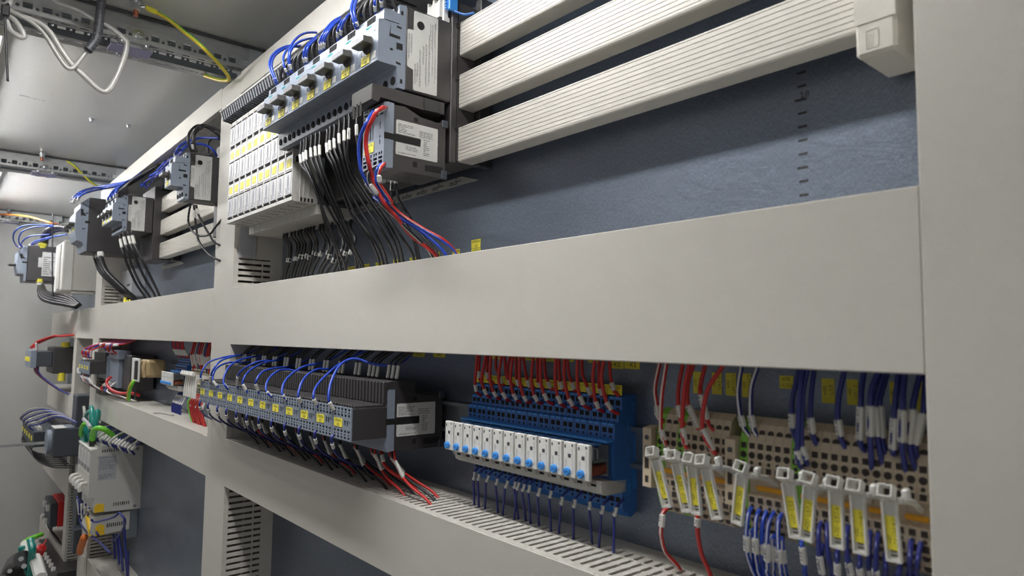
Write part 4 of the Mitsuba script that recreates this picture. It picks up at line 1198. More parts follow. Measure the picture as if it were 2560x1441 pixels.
# coloured wires of the single contactor
ZB1, ZB2 = ((860, 180), 7.11), ((860, 330), 7.11)
p = px(*ZB1, [(745, 640), (680, 640), (570, 720), (500, 860), (415, 1050), (388, 1300)], .135, [.131, .143, .150, .152, .152, .150]) + px(*ZB2, [(440, 550), (500, 790), (600, 1060), (740, 1300)], .146, .125) + px(*ZC, [(1480, 800), (1600, 950), (1805, 1118)], .11, .056)
p.append((p[-1][0] + .004, .048, .03))
wire('wire', 'm_wred', p, .0022, 'thick red wire curving from the top of the single contactor down into the big duct', None, sleeve=(.045, .115), sw=.0050)
p = px(*ZB1, [(530, 690), (410, 880), (300, 1130), (262, 1380)], .140, [.140, .153, .155, .154]) + px(*ZB2, [(300, 680), (400, 880), (520, 1050), (650, 1230)], .150, .128) + px(*ZC, [(1300, 640), (1480, 790), (1660, 900), (1880, 1102)], .122, .056)
p.append((p[-1][0] + .004, .048, .03))
wire('wire', 'm_wblue', p, .0018, 'blue wire looping left of the thick red one in front of the single contactor', None)
for dx, c, s, lab in ((0, 'm_wred', 'm_wwhite', 'white-striped red wire from the single contactor, white sleeve marked A2'), (-55, 'm_wblue', None, 'blue wire beside the white-striped red one under the single contactor')):
    p = px(*ZB2, [(725 + dx, 565), (655 + dx, 640), (622 + dx, 760), (635 + dx, 910), (715 + dx, 1040), (855 + dx, 1260)], .134, [.131, .143, .144, .142, .136, .126]) + px(*ZC, [(1400 + dx * .3, 650), (1510 + dx * .3, 765), (1700, 890 + abs(dx) * .2), (1868, 985 + abs(dx) * .3), (1968, 1102)], .118, .056)
    p.append((p[-1][0] + .004, .048, .03))
    wire('wire', c, p, .0016, lab, None, stripe=s, sleeve=sleeve_span(p, 2, 3) if dx == 0 else None, text='A2', sw=.0064)
for i, q in enumerate([[(560, 620), (400, 690), (345, 760), (390, 900), (520, 1080), (700, 1330)], [(600, 600), (470, 690), (430, 800), (460, 930), (600, 1120), (760, 1340)]]):
    p = px(*ZB2, q, .13, [.131, .142, .143, .140, .132, .118]) + px(*ZC, [(1560, 890), (1760, 1100)], .095, .056)
    p.append((p[-1][0] + .004, .048, .03))
    wire('wire', 'm_wblack', p, .0016, 'black sleeved wire at the lower left of the single contactor, %s of two' % ORD[i], None, sleeve=sleeve_span(p, 3, 4), text='1', stripe='m_wwhite', sw=.0062)

# ---------------------------------------------------------------- wires of the twelve contactors
ZK = ((480, 840), 3.603)
UPW = [[(85, 440), (80, 400), (85, 335), (150, 240), (300, 190), (480, 165)], [(165, 430), (163, 390), (190, 310), (260, 225), (390, 182), (480, 168)], [(255, 480), (205, 430), (186, 380), (225, 290), (335, 242), (520, 236)], [(335, 490), (306, 460), (282, 400), (335, 280), (450, 210), (625, 175)],
       [(420, 495), (400, 408), (440, 320), (560, 245), (650, 225), (720, 216)], [(518, 525), (468, 465), (460, 400), (525, 308), (660, 240), (825, 207)], [(622, 540), (577, 458), (580, 400), (640, 322), (760, 290), (895, 275)], [(735, 560), (695, 532), (665, 470), (705, 370), (830, 302), (1100, 322)],
       [(862, 595), (830, 560), (810, 495), (855, 385), (1000, 280), (1210, 228)], [(995, 630), (968, 578), (958, 515), (1010, 385), (1120, 305), (1310, 280)], [(1145, 650), (1107, 595), (1093, 530), (1135, 435), (1270, 300), (1400, 210)]]
for i, q in enumerate(UPW):
    p = px(*ZK, q, .126, [.1225, .130, .132, .120, .095, .060])
    if i < 7:
        p.append((p[-1][0] + .03, .045, min(p[-1][2] + .012, -.036)))
    else:
        p.append((p[-1][0] + .05, .042, -.038))
    wire('wire', 'm_wblue', p, .0015, 'blue wire arching up from the front of the contactor row, %s from the left' % ORD[i], 'blue wires arching above the contactors', sleeve=(sleeve_span(p, 0, 1)[1] * .55, sleeve_span(p, 0, 1)[1] + .5 * (sleeve_span(p, 1, 2)[1] - sleeve_span(p, 1, 2)[0])), text=str(13 + i % 2), sw=.0056)
p = px(*ZK, [(1295, 690), (1245, 620), (1230, 540), (1255, 410), (1320, 280), (1400, 220), (1490, 210), (1610, 247), (1760, 268), (1900, 230), (2000, 140)], .126, [.1225, .130, .132, .125, .112, .100, .088, .075, .062, .052, .045])
p.append((p[-1][0] + .012, .04, -.036))
wire('wire', 'm_wblue', p, .0016, 'blue wire arching highest from the rightmost contactor, dipping before the big duct', 'blue wires arching above the contactors', sleeve=(.02, .085), text='13', sw=.0056)
for i, (x, y) in enumerate([(85, 580), (160, 600), (245, 625), (325, 645), (415, 670), (510, 695), (620, 720), (735, 745), (855, 775), (985, 805), (1130, 840), (1285, 880)]):
    s = .62 + .38 * i / 11
    q = [(x, y), (x - 26 * s, y + 38 * s), (x - 24 * s, y + 85 * s), (x - 10 * s, y + 135 * s), (x + 25 * s, y + 195 * s), (x + 130 * s, y + 265 * s)]
    p = px(*ZK, q, .12, [.1225, .127, .126, .122, .112, .090])
    e = atz(480 + (x + 330 * s) / 3.603, 840 + (y + 355 * s) / 3.603, -.2000)
    ed = min(max(e[1], .035), .07)
    p += [(e[0], ed, -.199), (e[0] + .02, ed - .006, -.212)]
    wire('wire', 'm_wnavy', p, .0015, 'dark blue wire dropping from the lower front of the contactor row, %s from the left' % ORD[i], 'dark blue wires below the contactors', sleeve=sleeve_span(p, 2, 3), text=str(21 + i % 2), sw=.0056)
r7 = random.Random(5)
for i in range(12):
    for j in range(3 if i < 2 else 2):
        x = XC - .045 * i - .012 - .010 * j
        p = [(x, .064, -.082), (x + .003, .066, -.066), (x + .007, .064, -.056), (x + .022, .056, -.044), (x + .040, .05, -.034)]
        wire('wire', 'm_wblack', p, .0016, 'black sleeved wire rising behind the %s contactor from the right, %s wire' % (ORD[i], ['right', 'middle', 'left'][j] if i < 2 else ['right', 'left'][j]), 'black wires behind the contactors', sleeve=(.10, .34), sw=.0052)
for i in range(12):
    for j in range(3 if i < 3 else 2):
        x = XC - .045 * i - .010 - .012 * j
        c = ['m_wred', 'm_wblack', 'm_wred'][j] if i < 2 else ['m_wblack', 'm_wred', 'm_wblack', 'm_wblack'][(i * 2 + j) % 4]
        a, b_ = r7.random() * .012, r7.random() * .01
        e = (x + .055 + a, .062 - .012 * j, -.199)
        p = [(x, .066 - .004 * j, -.1545), (x + .004, .067 - .004 * j, -.165), (x + .012, .066 - .006 * j, -.177), (x + .028 + b_, .066 - .01 * j, -.1885), e, (e[0] + .015, e[1] - .003, -.212)]
        wire('wire', c, p, .0015, ('red' if c == 'm_wred' else 'black') + ' sleeved wire under the %s contactor from the right, %s wire' % (ORD[i], ['right', 'middle', 'left'][j] if i < 3 else ['right', 'left'][j]), ('red' if c == 'm_wred' else 'black') + ' wires under the contactors', sleeve=(.12, .36), text='A2' if j == 0 else '22', sw=.0050)
p = px(*ZK, [(1705, 1030), (1712, 1075), (1725, 1145), (1790, 1220), (1900, 1290)], .06, [.060, .064, .066, .064, .055])
e = atz(480 + 2045 / 3.603, 840 + 1352 / 3.603, -.2015)
p += [(e[0], max(e[1], .03), -.2015), (e[0] + .012, max(e[1], .03) - .003, -.214)]
wire('wire', 'm_wred', p, .0020, 'thick red wire with sleeve 22 curving from the rightmost contactor over the slotted duct', None, sleeve=sleeve_span(p, 1, 2), text='22', sw=.0062)
def atx(u, v, X):
    """The point of the plane x = X that a pixel of the photograph shows."""
    r = FW * FOCAL + RT * (u - 1280) - UP * (v - 720.5)
    p = EYE + r * ((X - EYE[0]) / r[0])
    return (p[0], -p[1], p[2])


def pxx(o, s, pts, X):
    return [atx(o[0] + x / s, o[1] + y / s, X if np.isscalar(X) else X[i]) for i, (x, y) in enumerate(pts)]


# ---------------------------------------------------------------- punched frame rails at the cabinet joints
mat('m_lilac', (150, 148, 182), .3, metal=.6)
mat('m_sleeve', (46, 47, 52), .5)
RAILN = ['nearest', 'second', 'third']
for r_, RX in enumerate(RAILX):
    k = thing('frame_rail', 'punched light grey frame rail under the roof, %s of three' % RAILN[r_], 'frame rail', 'punched frame rails under the roof')
    off = (.014, .019, .0235)[r_]
    face = sbox(.060, .4545, .470, .4955)
    cut = []
    bolt_d = (.239, .244, .248)[r_]
    for n in range(1, 18):
        d = off + .025 * n
        if d > .075 and abs(d - bolt_d) > .01:
            cut.append(sbox(d - .0062, .4612, d + .0062, .4722))
        if d + .0125 > .075:
            cut.append(Point(d + .0125, .4633).buffer(.0026, 5))
    cut.append(sbox(.060, .4612, .072, .4722))
    part(k, 'face', B().prism(face.difference(unary_union(cut)), RX - .0015, RX, 'x'), 'm_rail', smooth=False)
    part(k, 'upper_strip', B().prism([(.060, .4790), (.470, .4790), (.470, .4800), (.060, .4800)], RX - .001, RX + .0006, 'x'), 'm_rail', smooth=False)
    lip, lip2 = sbox(RX - .0175, .060, RX, .470), sbox(RX - .092, .060, RX - .060, .470)
    c1, c2, c3 = [], [], []
    for n in range(2, 18):
        d = off + .025 * n
        c1 += [sbox(RX - .0105, d - .0062, RX - .0060, d + .0062), sbox(RX - .0090, d + .0105, RX - .0075, d + .0145)]
        c2 += [sbox(RX - .078, d - .0062, RX - .071, d + .0062), sbox(RX - .076, d + .0105, RX - .0735, d + .0145)]
        c3 += [sbox(d - .0060, .4655, d + .0060, .4705), Point(d + .0125, .468).buffer(.0020, 5)]
    part(k, 'lower_lip', B().prism(lip.difference(unary_union(c1)), .4545, .4557, 'z'), 'm_rail', smooth=False)
    part(k, 'inner_wall', B().prism(sbox(.060, .4550, .470, .4940).difference(unary_union(c3)), RX - .0615, RX - .0600, 'x'), 'm_railin', smooth=False)
    part(k, 'far_lip', B().prism(lip2.difference(unary_union(c2)), .4545, .4557, 'z'), 'm_rail', smooth=False)
    bz = .4655
    part(k, 'washer', B().cyl((RX, bolt_d, bz), (RX + .0012, bolt_d, bz), .0088, n=24), 'm_chrome')
    part(k, 'bolt', B().lathe((RX + .001, bolt_d, bz), (1, 0, 0), [(0, .0058), (.0026, .0054), (.0034, .0036), (.0024, .0030), (.0024, .0001)], 16), 'm_chrome')
    # joining bracket below the lips
    bk = thing('joining_bracket', 'zinc bracket with screws joining the two profiles of the %s frame rail' % RAILN[r_], 'bracket', 'joining brackets of the frame rails')
    b = B().box(RX - .050, RX - .012, .214, .276, .4460, .4478, .0004)
    part(bk, 'plate', b, 'm_lilac', smooth=False)
    b = B().box(RX - .074, RX - .050, .218, .272, .4490, .4505).box(RX - .0515, RX - .050, .214, .276, .4478, .4540)
    b.box(RX - .0135, RX - .012, .214, .276, .4478, .4540).box(RX - .012, RX + .0005, .222, .268, .4520, .4540)
    part(bk, 'flange', b, 'm_rail', smooth=False)
    for dd, xx in ((.232, RX - .062), (.258, RX - .062), (.226, RX - .006), (.262, RX - .006)):
        part(bk, 'screw', B().lathe((xx, dd, .4492 if xx < RX - .03 else .4522), (0, 0, -1), [(0, .0052), (.0030, .0048), (.0042, .0026), (.0032, .0001)], 14), 'm_chrome')

# earthing studs and leads
for i, (RX, pts, X) in enumerate([
        (RAILX[0], [(300 + x / 6.266, y / 6.266) for x, y in [(400, 112), (560, 190), (760, 310), (1000, 500), (1200, 660), (1350, 800), (1550, 1010), (1690, 1190), (1690, 1262), (1540, 1255), (1330, 1190)]], [.242, .226, .207, .186, .169, .155, .127, .105, .100, .104, .114]),
        (RAILX[1], [(x / 6.552, 340 + y / 6.552) for x, y in [(790, 300), (890, 305), (1000, 360), (1200, 480), (1350, 630), (1500, 770), (1620, 835)]], [.236, .222, .206, .176, .150, .124, .100]),
        (RAILX[2], [(x / 6.552, 340 + y / 6.552) for x, y in [(190, 1195), (270, 1198), (400, 1215), (520, 1265)]], [.232, .215, .190, .160])]):
    sx, sd = RX + .05 - (0, .012, .01)[i], (.254, .258, .258)[i]
    k = thing('earth_stud', 'copper earthing stud with nut and washers under the %s roof sheet' % ['nearest', 'second', 'third'][i], 'earthing stud', 'earthing studs')
    part(k, 'thread', B().cyl((sx, sd, .4994), (sx, sd, .4745), .0038, n=14), 'm_copper')
    part(k, 'nut', B().lathe((sx, sd, .4935), (0, 0, -1), [(-.002, .0084), (.0008, .0084), (.0009, .0068), (.0085, .0066), (.0094, .0046), (.0094, .0001)], 6), 'm_chrome', smooth=False)
    part(k, 'washer', B().cyl((sx, sd, .4980), (sx, sd, .4950), .0095, n=20).cyl((sx, sd, .4955), (sx, sd, .4940), .0085, n=20), 'm_chrome')
    p = [at(u, v, X[j]) for j, (u, v) in enumerate(pts)]
    k = thing('earth_lead', 'yellow green earthing lead from the stud under the %s roof sheet' % ['nearest', 'second', 'third'][i], 'earthing lead', 'earthing leads')
    part(k, 'sheath', B().tube(p[1:], .0030, n=10), 'm_wyellow', smooth=True)
    c = spline(p[1:], n=6)
    part(k, 'stripe', B().tube(c + np.array([.0004, -.0004, .0016]), .0022, n=6, smooth=False), 'm_wgreen', smooth=True)
    a, b_ = np.array(p[0]), np.array(p[1])
    part(k, 'lug_sleeve', B().tube([a, a + (b_ - a) * .5, b_ + (b_ - a) * .05], np.array([.0034, .0046, .0042]), n=10, smooth=False), 'm_yellow', smooth=True)
    part(k, 'lug', B().tube([(sx, sd, .4930), (sx * .5 + a[0] * .5, sd * .5 + a[1] * .5, .49), tuple(a)], .0030, n=8), 'm_chrome', smooth=True)

# small screws and the printed line on the roof sheet of the second cabinet
for i, (u, v, X) in enumerate([(228, 303, -2.0), (320, 318, -2.0), (20, 526, -3.45)]):
    r = atz(u, v, .494)
    single('roof_screw', B().lathe((r[0], r[1], .4998), (0, 0, -1), [(0, .0060), (.0015, .0060), (.0018, .0042), (.0075, .0036), (.0090, .0020), (.0090, .0001)], 14), 'm_chrome', ['small bright screw end in the roof sheet, left one of two', 'small bright screw end in the roof sheet, right one of two', 'bright screw end in the roof sheet of the far cabinet'][i], 'screw', 'screw ends in the roof')
a, b_ = np.array(atz(48, 237, .4994)), np.array(atz(114, 252, .4994))
b = B()
u = unit(b_ - a); v = np.cross(u, [0, 0, 1]); v = v if v[0] > 0 else -v
micro_lines(b, a - v * .006, u, v, np.linalg.norm(b_ - a), .010, 2, 44, fill=1.0)
part('ceiling_001', 'print', b, 'm_grille', smooth=False, label='faint printed line on the roof sheet')

# cables of the cabinet lamp at the nearest rail
ZR = ((0, 0), 6.264)
p = pxx(*ZR, [(1590, -60), (1575, 150), (1550, 380), (1530, 520), (1490, 640), (1370, 795)], -1.16)
k = thing('corrugated_cable', 'black wrapped cable hanging in front of the nearest frame rail', 'cable')
c = spline(p, n=14)
part(k, 'sleeve', B().tube(c, np.where(np.arange(len(c)) % 4 == 0, .0066, .0060), n=14, smooth=False), 'm_sleeve', smooth=True)
part(k, 'core', B().tube(pxx(*ZR, [(1370, 795), (1300, 880), (1220, 985), (1150, 1060), (1080, 1075), (1000, 1010), (860, 800), (700, 540), (520, 370), (300, 240), (100, 150)], -1.165), .0030, n=10), 'm_wgrey', smooth=True)
for pts, X, lab in (([(750, -40), (900, 45), (1200, 150), (1450, 290), (1620, 365), (1800, 480), (1950, 615), (1992, 690), (1940, 930), (1810, 1240), (1690, 1418), (1560, 1405), (1320, 1190), (1130, 1010), (960, 780), (790, 510), (600, 350), (300, 235), (100, 140)], -1.175, 'flat light grey lamp cable with the large low loop at the nearest rail'),
                    ([(100, 200), (250, 340), (360, 520), (345, 585), (250, 540), (160, 470), (90, 300)], -1.17, 'small hanging loop of light grey lamp cable at the left edge'),
                    ([(60, 100), (140, 40), (150, -40)], -1.17, 'short end of light grey lamp cable at the upper left corner')):
    single('lamp_cable', B().tube(pxx(*ZR, pts, X), .0030, n=10, flat=1.35, flat_dir=(0, .7, .7)), 'm_wgrey', lab, 'cable', 'light grey lamp cables', smooth=True)
p = pxx(*ZR, [(150, 60), (60, 110), (85, 170), (80, 300), (92, 600), (108, 950), (123, 1270)], [-1.170, -1.160, -1.16, -1.162, -1.165, -1.165, -1.165])
k = thing('cable_tie', 'black cable tie with a long tail around the lamp cables at the left edge', 'cable tie')
part(k, 'tail', B().tube(p, np.array([.0026] * 30 + [.0024] * 7)[:len(spline(p, n=6))] if False else .0022, n=8, flat=.6), 'm_wblack', smooth=True)
a = np.array(p[2])
part(k, 'head', B().box(a[0] - .004, a[0] + .004, a[1] - .005, a[1] + .005, a[2] - .008, a[2] + .008, .0015), 'm_wblack', smooth=False)
# far rail: orange cable and the black hanging tie
ZG = ((0, 340), 6.552)
single('orange_cable', B().tube([at(x / 6.552, 340 + y / 6.552, d) for x, y, d in [(-60, 1275, .29), (100, 1290, .27), (300, 1300, .24), (500, 1330, .21), (700, 1385, .18), (850, 1430, .155), (960, 1450, .13)]], .0042, n=10), 'm_orangec' if 'm_orangec' in scene else mat('m_orangec', (226, 120, 50), .4), 'orange cable lying along the third frame rail', 'cable', smooth=True)
single('strap', B().tube(pxx((0, 480), 4.503, [(598, 245), (592, 500), (590, 800), (592, 1000), (597, 1245)], -2.92), .0034, n=8, flat=.5), 'm_wblack', 'long black strap hanging down in front of the far breaker', 'strap', smooth=True)
TG_ = {}
# ---------------------------------------------------------------- second cabinet, upper row
def moved(p, x, d, z, name, label, cat, group):
    return p.place(name, label, cat, group, x, d, z)


k = moved(BRKL, -1.352, .0045, 0, 'rotary_breaker', 'single grey rotary breaker with white rating plate over the covers of the second cabinet', 'circuit breaker', None)
marker(k, 'marker_plate', (-1.352 - .0253, .1471, .2593), (1, 0, 0), (0, 0, 1), .0178, .0094, ['+175/150', '-Q8'])
b = B().box(-1.3966, -1.352, .014, .055, .1665, .350, .001)
single('busbar_adapter', b, 'm_black', 'black busbar adapter under the single rotary breaker of the second cabinet', 'busbar adapter', 'busbar adapters of the second cabinet', smooth=False)
for i in range(3):
    x = -1.882 - .045 * i
    k = moved(BRKL if i == 0 else BRK, x, .008, 0, 'rotary_breaker', ['right breaker of the group of three in the second cabinet, white rating plate', 'middle breaker of the group of three in the second cabinet', 'left breaker of the group of three in the second cabinet'][i], 'circuit breaker', 'three rotary breakers of the second cabinet')
    marker(k, 'marker_plate', (x - .0253, .1506, .2593), (1, 0, 0), (0, 0, 1), .0178, .0094, ['+175/150', '-Q%d' % (9 + i)])
    single('busbar_adapter', B().box(x - .0446, x, .014, .0585, .1625, .352, .001), 'm_black', 'black busbar adapter under the %s breaker of the group of three' % ['right', 'middle', 'left'][i], 'busbar adapter', 'busbar adapters of the second cabinet', smooth=False)
single('black_adapter_plate', B().box(-1.8815, -1.8415, .003, .0185, .160, .356, .001).box(-1.8815, -1.866, .0185, .046, .345, .353), 'm_blackgloss', 'black plate at the left ends of the ribbed covers of the second cabinet', 'busbar adapter', smooth=False)
single('circuit_label_strip', B().prism([(-2.02, .150), (-1.80, .150), (-1.845, .1595), (-2.02, .1595)], .0003, .0016, 'd'), 'm_clipgrey', 'grey printed strip on the plate under the group of three breakers', 'label', smooth=False)


def block(k, name, x0, x1, d0, d1, z0, z1, m, c=.001, label=None):
    return part(k, name, B().box(x0, x1, d0, d1, z0, z1, c), m, smooth=False, label=label)


# the two large breakers behind the group of three
for i in range(2):
    x1 = -2.18 - .057 * i
    k = thing('large_breaker', 'large black breaker with slate front behind the group of three, ' + ('right one' if i == 0 else 'left one'), 'circuit breaker', 'large breakers of the second cabinet')
    block(k, 'base', x1 - .0565, x1, .020, .1585, .2000, .3530, 'm_black', .0015)
    part(k, 'housing', B().prism([(.1585, .2020), (.1640, .2010), (.1690, .2250), (.1830, .2300), (.1890, .2540), (.1890, .3060), (.1790, .3200), (.1790, .3330), (.1585, .3530)], x1 - .0565, x1, 'x'), 'm_slate', smooth=20)
    part(k, 'rotary_handle', B().box(x1 - .045, x1 - .010, .188, .203, .272, .280, .002), 'm_knob', smooth=False)
    marker(k, 'marker_plate', (x1 - .030, .189, .2630), (1, 0, 0), (0, 0, 1), .020, .011, ['-Q%d' % (12 + i)])
    b = B()
    for q in ([(.170, .318), (.178, .318), (.174, .300), (.163, .300), (.163, .296), (.176, .296)], [(.160, .306), (.166, .306), (.166, .309), (.160, .309)], [(.154, .280), (.166, .280), (.166, .286), (.154, .286)], [(.165, .262), (.172, .262), (.172, .265), (.165, .265)]):
        b.prism(q, x1 - .001, x1 + .0005, 'x')
    part(k, 'side_slot', b, 'm_void', smooth=False)
ZM = ((100, 300), 3.602)
# blue and black wires over the middle breakers
for i, q in enumerate([[(285, 745), (300, 700), (370, 645), (480, 610), (620, 585), (790, 560)], [(310, 735), (330, 690), (400, 640), (520, 610), (650, 585), (800, 550)], [(340, 725), (360, 690), (430, 650), (550, 620), (680, 590), (820, 555)], [(300, 750), (320, 705), (410, 660), (530, 630), (640, 610), (760, 585)],
                       [(605, 735), (625, 690), (660, 640), (720, 600), (780, 575), (850, 545)], [(635, 720), (650, 680), (690, 635), (740, 600), (790, 570), (860, 530)], [(665, 700), (680, 660), (700, 620), (750, 585), (810, 550), (880, 510)], [(690, 690), (690, 640), (720, 600), (770, 560), (840, 530), (920, 480)]]):
    d0 = .185 if i < 4 else .142
    p = px(*ZM, q, d0, [d0, d0 + .004, d0 - .01, .12, .10, .078])
    p.append((p[-1][0] + .03, .06, min(p[-1][2] + .01, .398)))
    wire('wire', 'm_wblue', p, .0024, 'blue wire rising from the %s of the second cabinet, %s from the left' % ('large breakers' if i < 4 else 'three breakers', ORD[i % 4]), 'blue wires above the middle breakers', sleeve=(.0, .10), sw=.0080)
rq = random.Random(3)
for i in range(9):
    x = -2.03 + .022 * i
    p = [(x, .124, .318), (x + .004, .130, .334), (x + .012, .115, .354), (x + .03, .085, .378), (x + .045, .06, .400)]
    wire('wire', 'm_wblack', p, .0030, 'thick black wire rising from the group of three breakers, %s from the left' % ORD[i], 'black wires above the middle breakers', sleeve=None)
for i in range(9):
    x = -1.86 + .03 * i + rq.random() * .02
    z = .375 + rq.random() * .012
    p = [(x - .10, .075, z - .012), (x - .03, .085 + rq.random() * .01, z - .022 - rq.random() * .02), (x + .04, .08, z - .018), (x + .11, .062, .398)]
    wire('wire', 'm_wnavy' if i % 3 else 'm_wblue', p, .0022, 'dark blue wire in the tangle under the top duct of the second cabinet', 'dark blue wires under the top duct of the second cabinet', tangle=TG_)
flush_tangle(TG_, 'blue_wire_tangle', 'tangle of dark blue wires under the top duct of the second cabinet')
for i, (c, q, dd, sl) in enumerate([('m_wblue', [(1215, 335), (1225, 290), (1260, 235), (1340, 190), (1450, 162), (1610, 166)], [.136, .140, .135, .115, .09, .07], (.0, .10)), ('m_wblue', [(1275, 275), (1320, 235), (1430, 216), (1520, 240), (1570, 285), (1592, 325)], [.132, .120, .10, .085, .075, .065], None),
                                    ('m_wblack', [(1365, 290), (1335, 190), (1350, 110), (1420, 50), (1520, 75), (1620, 150)], [.120, .128, .125, .11, .09, .07], (.0, .0)), ('m_wblack', [(1410, 290), (1385, 170), (1400, 90), (1460, 45), (1560, 70), (1640, 110)], [.118, .126, .122, .105, .085, .07], None),
                                    ('m_wblack', [(1385, 290), (1375, 200), (1410, 110), (1500, 55), (1590, 120), (1640, 200)], [.119, .124, .118, .10, .085, .07], (.05, .14)), ('m_wblack', [(1520, 300), (1512, 220), (1540, 175), (1600, 170), (1650, 190)], [.08, .082, .078, .07, .06], None)]):
    p = px(*ZM, q, .1, dd)
    wire('wire', c, p, .0022, '%s wire looping above the single breaker of the second cabinet, %s of six' % ('blue' if c == 'm_wblue' else 'black', ORD[i]), 'wires above the single breaker of the second cabinet', sleeve=sl if sl and sl[1] > 0 else None, sw=.0070)
for i, q in enumerate([[(1355, 765), (1338, 860), (1340, 930), (1375, 1005), (1440, 1046), (1530, 1030), (1580, 965)], [(1385, 765), (1395, 860), (1405, 960), (1430, 1090), (1500, 1190), (1580, 1250)], [(1405, 765), (1425, 850), (1475, 950), (1530, 1040), (1580, 1110)]]):
    p = px(*ZM, q, .11, list(np.linspace(.112, .09, len(q))))
    p.append((p[-1][0] + .03, .075, p[-1][2] - (.01 if i else -.03)))
    wire('wire', 'm_wblack', p, .0019, 'black wire hanging from the single breaker of the second cabinet, %s from the left' % ORD[i], 'black wires below the single breaker', sleeve=(.05, .13) if i else None, sw=.0060)
ZN = ((0, 480), 3.793)
for i, q in enumerate([[(1145, 480), (1175, 600), (1220, 720), (1290, 870), (1380, 1010)], [(1180, 460), (1215, 570), (1250, 700), (1330, 870), (1420, 1000)], [(1225, 455), (1265, 560), (1310, 690), (1390, 850), (1470, 990)], [(1260, 450), (1300, 550), (1370, 690), (1440, 830), (1510, 985)]]):
    p = px(*ZN, q, .12, [.122, .116, .10, .08, .055])
    p = [(p[0][0] - .003, .124, p[0][2] + .02)] + p + [(p[-1][0] + .004, .048, .035)]
    wire('wire', 'm_wblack', p, .0030, 'black sleeved wire hanging from the group of three breakers, %s from the left' % ORD[i], 'black wires below the group of three breakers', sleeve=(.05, .17), sw=.0085)
for i in range(3):
    q = [(905 + 22 * i, 560), (915 + 24 * i, 650), (960 + 26 * i, 760), (1070 + 24 * i, 870), (1160 + 22 * i, 950), (1230 + 24 * i, 1020)]
    p = px(*ZN, q, .12, [.125, .125, .118, .095, .075, .052])
    p.append((p[-1][0] + .01, .046, .03))
    wire('cable', 'm_wblack', p, .0068, 'very thick black cable hanging from the large breakers of the second cabinet, %s of three' % ORD[i], 'thick black cables below the large breakers', sleeve=(.03, .12), sw=.016)
k = thing('grey_module', 'light grey module with small print on the plate behind the thick black cables', 'module')
block(k, 'body', -2.365, -2.215, .0, .035, .085, .165, 'm_door')
b = B().text('SIEMENS', (-2.265, .035, .118), (1, 0, 0), (0, 0, 1), .007, depth=.0004)
part(k, 'brand_plate', b, 'm_slatedark', smooth=False)
for i, (x, z) in enumerate([(-2.145, .057), (-2.105, .057), (-2.075, .0575)]):
    single('yellow_tag', B().box(x, x + (.03 if i == 0 else .014), .066, .068, z, z + (.018 if i == 0 else .009)), 'm_yellow', 'small yellow tag peeping over the duct of the second cabinet, %s from the left' % ORD[i], 'tag', 'yellow tags of the second cabinet', smooth=False)

# upright duct between the second and the far cabinet
wiring_duct('upright grey wiring duct between the second and the far cabinet, slats in view', True, -1.1, .43, -2.482, -2.382, slat_hi=[(-.70, -.33), (-.205, -.045), (.058, .118)])
wiring_duct('upright grey wiring duct in the far cabinet beside the dark slate switch', True, -1.1, -.045, -2.86, -2.80, slat_hi=[(-.95, -.26)], slat_lo=None)

# ---------------------------------------------------------------- second cabinet, middle row
din_rail(-2.37, -1.285, -.1195, 'galvanised mounting rail behind the transformer and relays of the second cabinet')
for i in range(4):
    x = -2.252 - .045 * i
    k = moved(CA, x, 0, -.006, 'contactor', 'black contactor with yellow label in the second cabinet, %s from the right of four' % ORD[i], 'contactor', 'four contactors of the second cabinet')
    marker(k, 'marker_plate', (x - .0302, .1252, -.1273), (1, 0, 0), (0, 0, 1), .0190, .0100, ['-K%d' % (i + 1)])
k = thing('safety_contactor', 'wide black contactor with slate terminal block beside the transformer', 'contactor')
block(k, 'base', -2.12, -2.02, .0075, .066, -.180, -.085, 'm_black', .002)
block(k, 'front_frame', -2.245, -2.12, .060, .076, -.178, -.080, 'm_slate', .001)
block(k, 'terminal_block', -2.23, -2.10, .050, .082, -.098, -.074, 'm_slate', .001)
rq = random.Random(11)
for i in range(16):
    x = -2.40 + .0185 * i
    c = ['m_wred', 'm_wred', 'm_wblue', 'm_wred'][i % 4]
    p = [(x, .118 if i < 8 else .08, -.100 if i < 8 else -.078), (x + .003, .124 if i < 8 else .086, -.085 + rq.random() * .008), (x + .03, .10, -.066 + rq.random() * .008), (x + .075, .075, -.054), (x + .13, .05, -.036)]
    wire('wire', c, p, .0022, '%s wire with a white sleeve fanning up from the contactors of the second cabinet' % ('red' if c == 'm_wred' else 'blue'), ('red' if c == 'm_wred' else 'blue') + ' wires above the contactors of the second cabinet', sleeve=[(.03, .16)] if i % 3 else [(.34, .46)], sw=.0070, tangle=TG_)
flush_tangle(TG_, 'wire_fan', 'red and blue wires with white sleeves fanning up from the contactors of the second cabinet')
for i in range(10):
    x = -2.42 + .030 * i
    c = ['m_wnavy', 'm_wwhite', 'm_wred', 'm_wblack'][i % 4]
    p = [(x, .118 if i < 6 else .07, -.146 if i < 6 else -.165), (x + .005, .120 if i < 6 else .078, -.165), (x + .03, .10, -.185), (x + .08, .075, -.197), (x + .14, .05, -.206)]
    wire('wire', c, p, .0023, '%s wire sagging under the contactors of the second cabinet' % {'m_wnavy': 'dark blue', 'm_wwhite': 'white', 'm_wred': 'red', 'm_wblack': 'black'}[c], {'m_wnavy': 'dark blue', 'm_wwhite': 'white', 'm_wred': 'red', 'm_wblack': 'black'}[c] + ' wires under the contactors of the second cabinet', sleeve=(.06, .2), sw=.008, tangle=TG_)
flush_tangle(TG_, 'wire_tangle', 'mixed wires sagging under the contactors of the second cabinet')
ZQ = ((160, 820), 5.54)
